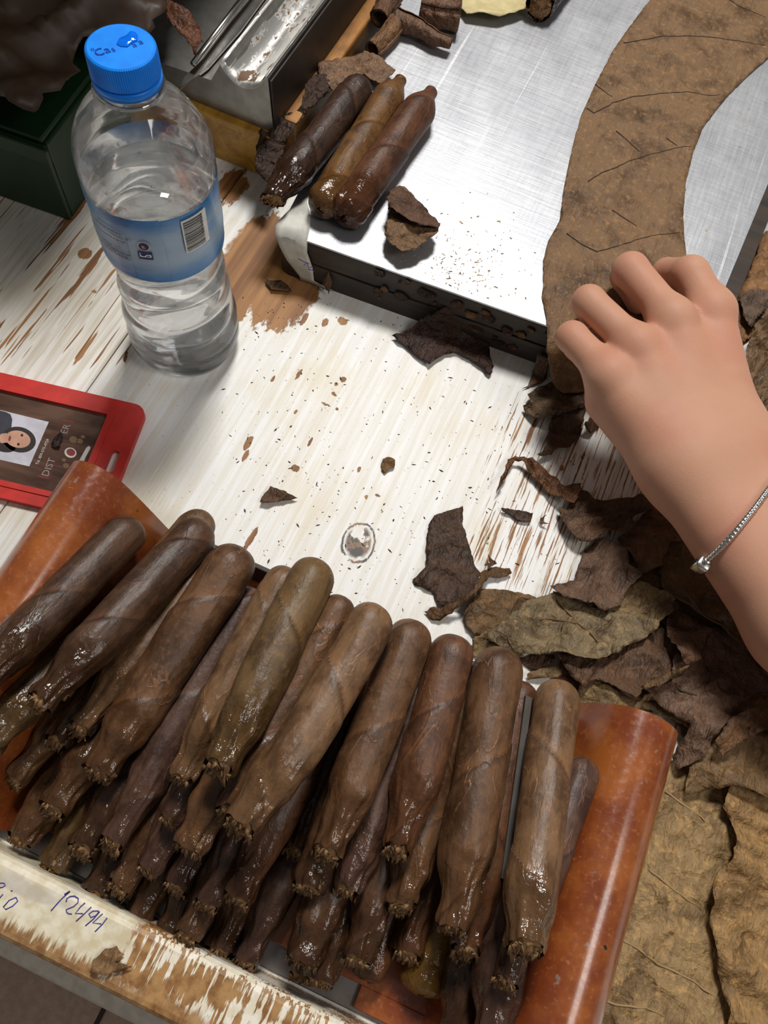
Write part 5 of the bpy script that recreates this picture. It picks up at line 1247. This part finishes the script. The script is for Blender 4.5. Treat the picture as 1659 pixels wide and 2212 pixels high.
# bracelet following the wrist
cA, cB = (WU + WRd) / 2, (EU + ER) / 2
c0_ = np.array(U(1600, 1092, .066)); axis = (cB - cA) / np.linalg.norm(cB - cA)
c0_ = cA + axis * ((c0_ - cA) @ axis)
sidev = np.cross(axis, [0, 0, 1]); sidev /= np.linalg.norm(sidev); upv = np.cross(sidev, axis)
tilt = .22
loop = []
for k in range(150):
    a = 2 * math.pi * k / 150; d = sidev * math.cos(a) + upv * math.sin(a) + axis * tilt * math.cos(a)
    t = .004
    for _ in range(60):
        v = hand_sdf((c0_ + d * t)[None])[0]
        if v > 0: break
        t += max(.0004, -v * .7)
    loop.append(Vector(c0_ + d * (t + .0018)))
br = tag(empty('bracelet', loop[112]), 'silver snake chain bracelet with a square clasp on the wrist', 'bracelet')
bo = Vector(loop[112])
dense = []
for i in range(150):
    for k in range(4): dense.append(loop[i].lerp(loop[(i + 1) % 150], k / 4))
V, Fc = tube(rel(dense, bo), [.00175 if i % 4 < 2 else .00150 for i in range(len(dense))], 10, True)
obj('chain', mesh('chain', V, Fc), MT['silver'], br)
# clasp on the ulnar side, where the chain shows in the photo
ci = min((i for i in range(150) if loop[i].z > c0_[2] - .001), key=lambda i: px_of(loop[i]).x)
cp_, tg = loop[ci], (loop[(ci + 1) % 150] - loop[ci - 1]).normalized()
outw = (cp_ - Vector(c0_)).normalized(); outw = (outw - outw.dot(tg) * tg).normalized(); bi = tg.cross(outw)
bm = boxbm(-.0048, .0048, -.0038, .0038, -.0026, .0042, .0011, 2)
for v in bm.verts: v.co = cp_ - bo + tg * v.co.x + bi * v.co.y + outw * v.co.z
bmo('clasp', bm, MT['silver'], br, True)
V, Fc = tube(rel([cp_ + tg * s_ for s_ in (-.0070, -.0062, -.005, -.0042)], bo), [.0018, .0024, .0024, .0020], 14); obj('clasp_collar', mesh('clasp_collar', V, Fc), MT['silver'], br)
V, Fc = tube(rel([cp_ - tg * s_ for s_ in (-.0070, -.0062, -.005, -.0042)], bo), [.0018, .0024, .0024, .0020], 14); obj('clasp_collar', mesh('clasp_collar', V, Fc), MT['silver'], br)

# ================================================================== crumbs and dust
def flakes(name, label, spots, z, col, seed, parent=None):
    rnd = random.Random(seed); V = []; Fc = []
    for (px, py, s_) in spots:
        c = U(px, py, z); a = rnd.uniform(0, 6.28); l = s_ * rnd.uniform(.6, 1.6); w = s_ * rnd.uniform(.15, .6); n = len(V)
        ux_ = Vector((math.cos(a), math.sin(a), 0)); uy_ = Vector((-math.sin(a), math.cos(a), 0)); t = rnd.uniform(.0002, .0006)
        b = [c - ux_ * l, c + uy_ * w * rnd.uniform(.5, 1), c + ux_ * l, c - uy_ * w]
        V += [p + Vector((0, 0, .00005)) for p in b] + [p + Vector((0, 0, t)) for p in b]
        Fc += [(n + 4, n + 5, n + 6, n + 7)] + [(n + i, n + (i + 1) % 4, n + 4 + (i + 1) % 4, n + 4 + i) for i in range(4)] + [(n + 3, n + 2, n + 1, n)]
    org = Vector((V[0].x, V[0].y, z)); o = obj(name, mesh(name, rel(V, org), Fc), MT['leaf'], None, False, org); o.color = (*col, 1)
    return tag(o, label, 'crumbs', None, 'stuff')
rnd = random.Random(4); sp = []
while len(sp) < 420:
    px, py = rnd.uniform(480, 1260), rnd.uniform(640, 1330)
    p = U(px, py)
    if bil(HM, p.x, p.y) > .0005 or p.y < .13 or (p - bp).length < .037: continue
    sp.append((px, py, rnd.choice((.0003, .0004, .0005, .0006, .0011))))
flakes('tobacco_crumbs', 'fine dark tobacco crumbs scattered over the white table', sp, 0, (.05, .026, .015), 5)
sp = []
while len(sp) < 260:
    px, py = rnd.gauss(1000, 70), rnd.gauss(590, 60)
    if 700 < px < 1165 and py < 520 + (px - 660) * .353 - 12 and py > 380: sp.append((px, py, rnd.choice((.0003, .0004, .0006, .0010))))
flakes('tobacco_dust', 'yellow brown tobacco dust sprinkled on the front of the steel plate', sp, ZP, (.62, .42, .19), 6)

# unseen blocker added to shade the far left corner, built like a shelf
SX = -.79
shelf = tag(empty('shade_blocker', (SX, .34, 0)), 'unseen dark board on panels, added to shade the plastic bag corner', 'shelf')
bmo('shade_board', boxbm(0, .495, 0, .70, .26, .278, .002, 1), MT['shadewood'], shelf)
bmo('side_panel', boxbm(0, .018, .01, .20, 0, .26), MT['shadewood'], shelf)
bmo('side_panel', boxbm(0, .018, .50, .69, 0, .26), MT['shadewood'], shelf)
bmo('back_panel', boxbm(.0, .48, .682, .70, 0, .26), MT['shadewood'], shelf)
